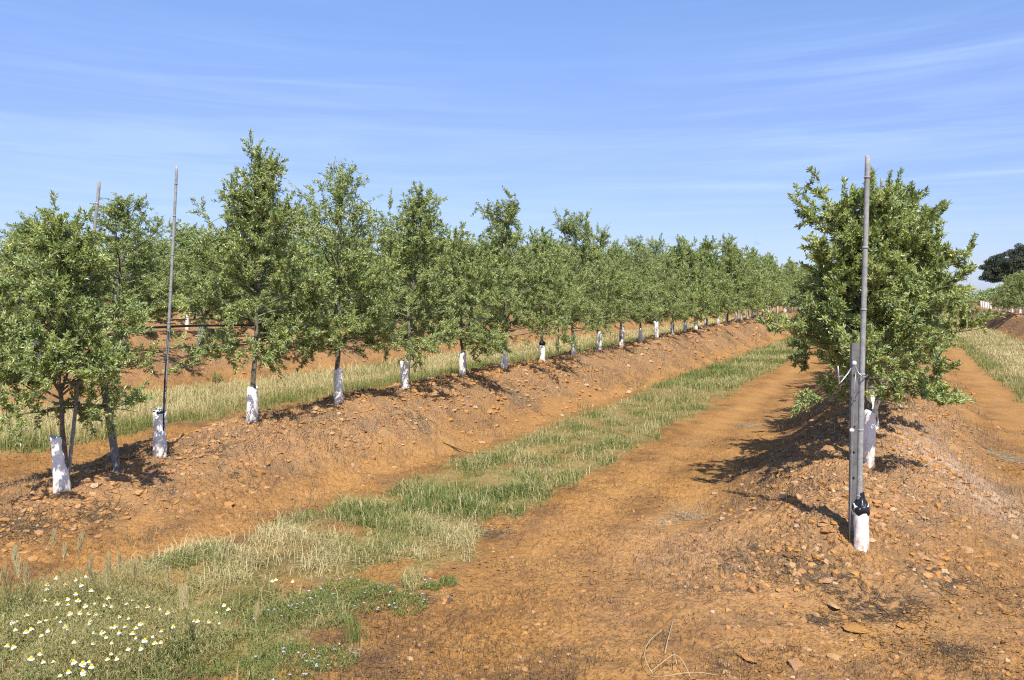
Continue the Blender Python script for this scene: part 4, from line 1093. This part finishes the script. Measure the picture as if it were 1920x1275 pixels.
# ------------------------------------------------------------------ far things on the right
def oak(seed=9):
    g = np.random.default_rng(seed); tb = MB()
    tb.tube([(0, 0, -.3), (.1, 0, 1.2), (.0, .1, 2.6), (.3, 0, 4.2)], [.55, .42, .36, .22], 10)
    cl = []
    for i in range(46):
        a = g.uniform(0, 6.28); r = 4.9*g.uniform(.02, 1)**.55; h = 3.3+g.uniform(0, 4.6)*(1-(r/6.4)**2)+.3
        e = np.array([r*math.cos(a), r*math.sin(a), h]); cl.append(e)
        tb.tube([(0, 0, 2.3), e*.5+np.array([0, 0, 1.1]), e], [.22, .12, .04], 6, False)
    P = []
    for e in cl:
        for s in range(9):
            c = e+g.normal(0, .62, 3)*np.array([1, 1, .6]); q = unit(g.normal(size=(300, 3)))*g.uniform(.35, 1, (300, 1))**.5
            P.append(c+q*np.array([.62, .62, .38]))
    P = np.vstack(P); n = len(P)
    return tb.mesh('trunk', M_bark), leaf_mesh('crown', P, g.normal(size=(n, 3)), g.uniform(.12, .22, n), g.uniform(.08, .13, n), g.uniform(0, 1, n), g, M_oak)
om = oak()
x, y = (1908-CX)/F*118, 118
o = ob('oak_tree', None, loc=(x, y, gz(x, y)), scale=(.95, .95, 1.06), label='large dark round-crowned oak standing far off at the right edge', cat='oak tree')
for nme, me in zip(('trunk', 'crown'), om): ob(nme, me, parent=o)
# low far bushes along the horizon
def hedge():
    g = np.random.default_rng(77); P = []
    for i in range(900):
        th = g.uniform(R(-40), R(44)); d = g.uniform(150, 230)
        X, Yy = d*math.sin(th), d*math.cos(th); h = g.uniform(1.0, 3.4)
        n = 110; q = unit(g.normal(size=(n, 3)))*g.uniform(.4, 1, (n, 1))
        P.append(np.array([X, Yy, gz(X, Yy)+h*.5])+q*np.array([2.2, 2.2, h*.55]))
    P = np.vstack(P); n = len(P)
    me = leaf_mesh('treeline', P, g.normal(size=(n, 3)), g.uniform(.35, .7, n), g.uniform(.22, .4, n), g.uniform(.1, .55, n), g, M_leaf)
    ob('treeline', me, kind='stuff', label='low far-off green scrub along the horizon')
hedge()
shr = []
for i, (px, d, s) in enumerate(((1820, 60, 1.0), (1836, 66, 1.05), (1850, 74, 1.0), (1862, 84, 1.1), (1874, 92, 1.1), (1888, 98, 1.2))):
    x, y = (px-CX)/F*d, d
    put_tree(FARM[i % 5], x, y, 'low far green bush %s in line at the end of the right-hand grass lane' % ORD[i], 'far bushes at the end of the lane', i, .5*s, 'far_bush', gz(x, y)-.45)
x, y = (1867-CX)/F*52, 52; zz = gz(x, y)
r = ob('marker_post', None, loc=(x, y, zz), label='white marker post with a red head at the far end of the right lane', cat='marker post')
m = MB(); m.tube([(0, 0, -.1), (0, 0, .62)], [.035, .035], 8); ob('post', m.mesh('post', M_tag), parent=r)
m = MB(); m.tube([(0, 0, .62), (0, 0, .66), (0, 0, .82), (0, 0, .86)], [.05, .09, .08, .03], 10); ob('post_head', m.mesh('post_head', M_red), parent=r)
